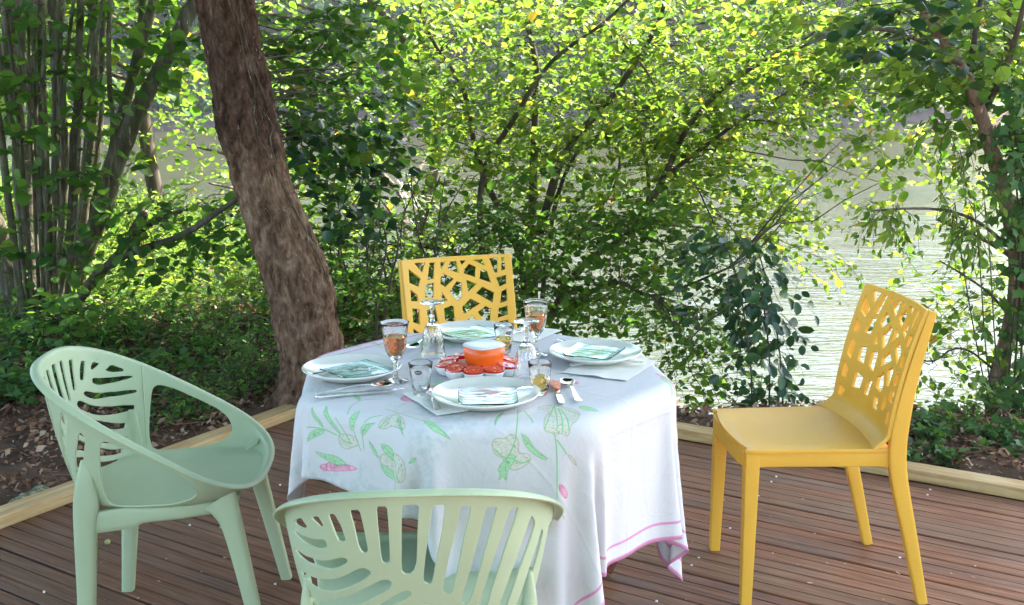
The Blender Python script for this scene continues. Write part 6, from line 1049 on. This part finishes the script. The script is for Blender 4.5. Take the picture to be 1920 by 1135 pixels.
scatter("ground_ivy", "dark green ivy creeping over the ground in patches", [LEAF_IVY], 110000, dens_ivy, .045, T_IVY, 203, (.02, .09), .4)
def dens_under(X, Y, R):
    d, n = leftband(X, Y); k = vnoise(np.stack([X, Y, X * 0], 1), .8, 14, 3); u, _ = UN(X, Y); return ((d > np.where(n > 2.6, .5, 1.2)) | (n > 5.0)) * (n < edge_n(u) + 2.2) * (d > -6) * np.clip((k - .25) * 3, .25, 1) * np.where(d < 0, .35, 1)
def herbs(name, label, n, dens, h, size, tpl, mats, seed, nl=7, bias=0., x=(-9, 6.5), y=(2, 14), droop=.35, single=True):
    R = np.random.default_rng(seed); X = R.uniform(*x, n); Y = R.uniform(*y, n); m = R.random(n) < dens(X, Y, R); X, Y = X[m], Y[m]; k = len(X); C_ = np.stack([X, Y, ground_z(X, Y)], 1); D = np.stack([R.normal(0, .4, k), R.normal(0, .4, k), np.ones(k)], 1)
    hh = h * R.uniform(.5, 1.3, k); tw, P, Dd, N, sz_ = sprays(C_, D, hh, nl, size, R, droop=droop, spread=1.2, up=(.0, -.1, 1), flat=.45, petiole=.35); mb = MB(); put_leaves(mb, P, Dd, N, sz_, tpl, R, np.clip(R.beta(2.2, 2.4, len(P)) + bias, 0, .97), 0); tubes(mb, tw, np.linspace(.0022, .001, 5)[None] * np.ones((k, 1)), 3); o = mb.build(name, mats); tag(o, label, kind='stuff')
herbs("undergrowth", "mass of low green weeds and nettles on the bank behind the deck", 16000, dens_under, .34, .05, T_NARROW, [LEAF_HERB], 211, 8)
herbs("bright_undergrowth", "sunlit ferny undergrowth between hazel and leaning trunk", 20000, lambda X, Y, R: dens_under(X, Y, R) * (Y > 5.6) * (X < 1.5), .6, .068, T_NARROW, [LEAF_BRIGHT], 212, 10, .1)
# single herbs that can be told apart beside the trunk and the kerb
def herb_clump(label, px, py, hgt, n, seed, size=.035, tpl=T_NARROW, m_=None, Y=None):
    b = on(px, py, 0) if Y is None else at(px, py, Y) * [1, 1, 0]; t = Tree("herb_plant", label, "plant", (b[0], b[1], 0), seed, "leafy herbs growing round the deck"); R = t.R
    C_ = np.array([[b[0], b[1], float(ground_z(b[0], b[1]))]]) + R.normal(0, .06, (n, 3)) * [1, 1, 0]; D = np.stack([R.normal(0, .5, n), R.normal(0, .5, n), np.ones(n)], 1); t.leaves(C_, D, hgt * R.uniform(.5, 1.1, n), 9, size, 0, tpl=tpl, spread=1.2, droop=.3, flat=.4); t.done([m_ or LEAF_HERB])
herb_clump("tallest feathery green herb just left of the leaning trunk's foot", 492, 735, .55, 34, 301)
herb_clump("feathery green herb spreading left of the trunk, over the deck edging", 445, 762, .42, 30, 302)
herb_clump("low green herb at the edging seen through the side opening of the left armchair", 380, 790, .26, 26, 303)
herb_clump("low leafy herb behind the back of the left armchair", 330, 805, .20, 22, 304)
herb_clump("green herb clump farther back between hazel and trunk", 400, 690, .5, 34, 305)
herb_clump("green herb clump next to the hazel's root", 250, 690, .4, 30, 306, .045)
herb_clump("small ivy tuft on the litter behind the right-hand chair's back", 1725, 830, .14, 16, 307, .05, T_IVY, LEAF_IVY)
herb_clump("small pale nettle tuft at the top of the right litter bank", 1790, 812, .18, 16, 308, .04)
herb_clump("ivy tuft beside the edging at the right end of the picture", 1905, 850, .14, 16, 309, .05, T_IVY, LEAF_IVY)
herb_clump("single seedling with pale leaves on the litter left of the left armchair", 60, 782, .12, 6, 310, .06, T_ROUND)
herb_clump("ivy tuft at the left frame edge below the hazel", 25, 800, .14, 20, 311, .05, T_IVY, LEAF_IVY)
herb_clump("small green tuft against the edging behind the right-hand chair's legs", 1760, 872, .09, 12, 312, .045, T_IVY, LEAF_IVY)
# mossy stone by the edging
mb = MB(); s0 = on(52, 942, .03)
for k in range(7):
    c_ = on(28 + k * 9, 944 - k * 4, .03); a_, b_ = np.meshgrid(np.linspace(0, math.pi, 7), np.linspace(0, 2 * math.pi, 11)[:-1], indexing='ij'); r_ = .022 + .012 * rng.random(); V = np.stack([np.sin(a_) * np.cos(b_), np.sin(a_) * np.sin(b_), np.cos(a_) * .7], -1) * r_ * (1 + .5 * (vnoise(np.stack([a_, b_, a_ * 0 + k], -1), 2., k, 2)[..., None] - .5)); idx = np.arange(70).reshape(7, 10); mb.add(V.reshape(-1, 3) + c_, [np.stack([idx[:-1], np.roll(idx, -1, 1)[:-1], np.roll(idx, -1, 1)[1:], idx[1:]], -1).reshape(-1, 4)])
M_MOSS = mat("mossy_stone", (.2, .2, .1), .95); _g = NG(M_MOSS); _g.col(_g.ramp(_g.noise(60, 4, .7, _g.coord()), [(.4, (.08, .09, .03)), (.6, (.30, .29, .20))])); tag(mb.build("mossy_stone", M_MOSS), "crusty mossy stone lying on the litter against the left edging", "stone")
# a few fallen things on the deck
def drop(name, label, cat, px, py, r, m_, grp=None):
    p = on(px, py, .001); mb = MB(); pr = [(.0001, 0), (r * .7, r * .2), (r, r * .8), (r * .75, r * 1.5), (.0001, r * 1.8)]; lathe(mb, pr, 10, p); tag(mb.build(name, m_), label, cat, grp)
M_SEED = mat("green_seed", (.30, .32, .10), .6); drop("fallen_nut", "small round green nut on the planks under the left armchair", "nut", 202, 1021, .010, M_SEED)
R = np.random.default_rng(77); mb = MB(); L = np.array([on(x, y, .004) for x, y in sample_poly([(560, 900), (1900, 950), (1900, 1130), (30, 1130), (30, 1010)], 60, R)]); put_leaves(mb, L, rdir(60, R, (-.1, .1)), np.array([0, 0, 1.]) + R.normal(0, .2, (60, 3)), .014 * R.uniform(.4, 1.3, 60), T_FLAT, R, R.uniform(.6, 1, 60)); tag(mb.build("fallen_petals", [DEAD]), "tiny pale petals and seeds scattered on the planks", kind='stuff')
# ---------------------------------------------------------------- the far bank
FT = []
R = np.random.default_rng(400)
def far_proto(seed, h, cr):
    R = np.random.default_rng(seed); n = 4200; mb = MB(); cl = []
    for i in range(26):
        a = R.uniform(0, 6.28); z = R.uniform(.04, .95); r = cr * math.sin(math.pi * min(1, .25 + z * .68)) * R.uniform(.35, .95); cl.append((r * math.cos(a), r * math.sin(a), z * h, R.uniform(.16, .30) * cr * 1.3))
    P = []
    for c_ in cl: u = unit(R.normal(0, 1, (n // 13, 3))) * R.uniform(.6, 1.05, (n // 13, 1)); P.append(np.array(c_[:3]) + u * c_[3] * [1, 1, .75])
    P = np.concatenate(P); k = len(P); put_leaves(mb, P, rdir(k, R, (-.6, .4)), np.array([0, 0, 1.]) + R.normal(0, .6, (k, 3)), (.30 + .045 * cr) * R.uniform(.5, 1.4, k), T_CLUMP, R, np.clip(R.beta(2, 2, k), 0, 1)); cr_ = mb
    return mb, cl
protos = []
labels = ["tall broad tree crown of the wooded far bank", "rounded pale tree of the wooded far bank", "dark dense tree of the wooded far bank"]
for j, (h, cr) in enumerate(((17, 6.5), (12, 5.5), (21, 6.))):
    t = thing("far_tree", labels[j], "tree", (0, 0, 0), 0, "trees on the far river bank"); mb, cl = far_proto(500 + j, h, cr); mb.build("crown", LEAF_FAR, t, world=False)
    mb = MB(); tube(mb, [(0, 0, -1), (.2, 0, h * .3), (.1, .1, h * .8)], [.45, .35, .12], 8)
    for c_ in cl[:7]: tube(mb, [(0.15, 0, h * .25), (c_[0] * .5, c_[1] * .5, c_[2] * .8), c_[:3]], [.2, .12, .05], 5)
    mb.build("trunk", FARTRUNK, t, world=False); protos.append(t)
k = 0
for row, (Y, dx, jit) in enumerate(((119.5, 6.0, 1.2), (128, 7.5, 2.5), (142, 9., 3), (165, 12, 4))):
    x = -46 - row * 8
    while x < 50 + row * 8:
        X = x + R.uniform(-2, 2); YY = Y + R.uniform(-jit, jit); j = int(R.integers(3)); z = float(ground_z(X, YY)); s = R.uniform(.8, 1.15); rz = R.uniform(0, 6.28)
        if k < 3: o = protos[k]; o.location = (X, YY, z); o.rotation_euler = (0, 0, rz)
        else: o = dup(protos[j], (X, YY, z), rz, labels[j])
        o.scale = (s * 1.15, s * 1.15, s * R.uniform(1.15, 1.5)); k += 1; x += dx
# low scrub and pale reeds along the far waterline
mb = MB(); n = 5200; X = R.uniform(-50, 55, n); YY = R.uniform(115.5, 119, n); P = np.stack([X, YY, ground_z(X, YY) + R.uniform(0, 2.2, n) * (vnoise(np.stack([X, X * 0, X * 0], 1), .25, 3, 2) > .45)], 1); P = P[vnoise(P * [1, 0, 0], .16, 6, 2) > .42]; put_leaves(mb, P, rdir(len(P), R, (-.6, .3)), np.array([0, -.3, 1.]) + R.normal(0, .5, (len(P), 3)), .6 * R.uniform(.5, 1.3, len(P)), T_CLUMP, R, R.uniform(.1, .9, len(P))); tag(mb.build("far_scrub", LEAF_FAR), "low scrub along the far waterline", kind='stuff')
# ---------------------------------------------------------------- air
HAZE = .00028
mb = MB(); mb.box((0, 90, 24), (420, 420, 56)); mh = bpy.data.materials.new("haze"); mh.use_nodes = True; t = mh.node_tree; t.nodes.clear(); o_ = t.nodes.new("ShaderNodeOutputMaterial"); v_ = t.nodes.new("ShaderNodeVolumePrincipled")
v_.inputs['Color'].default_value = (.86, .93, 1, 1); v_.inputs['Density'].default_value = HAZE; v_.inputs['Anisotropy'].default_value = .3; t.links.new(v_.outputs[0], o_.inputs['Volume'])
if HAZE > 0: hz_ = mb.build("haze", mh, smooth=False); tag(hz_, "pale bluish river haze in the air", kind='stuff')
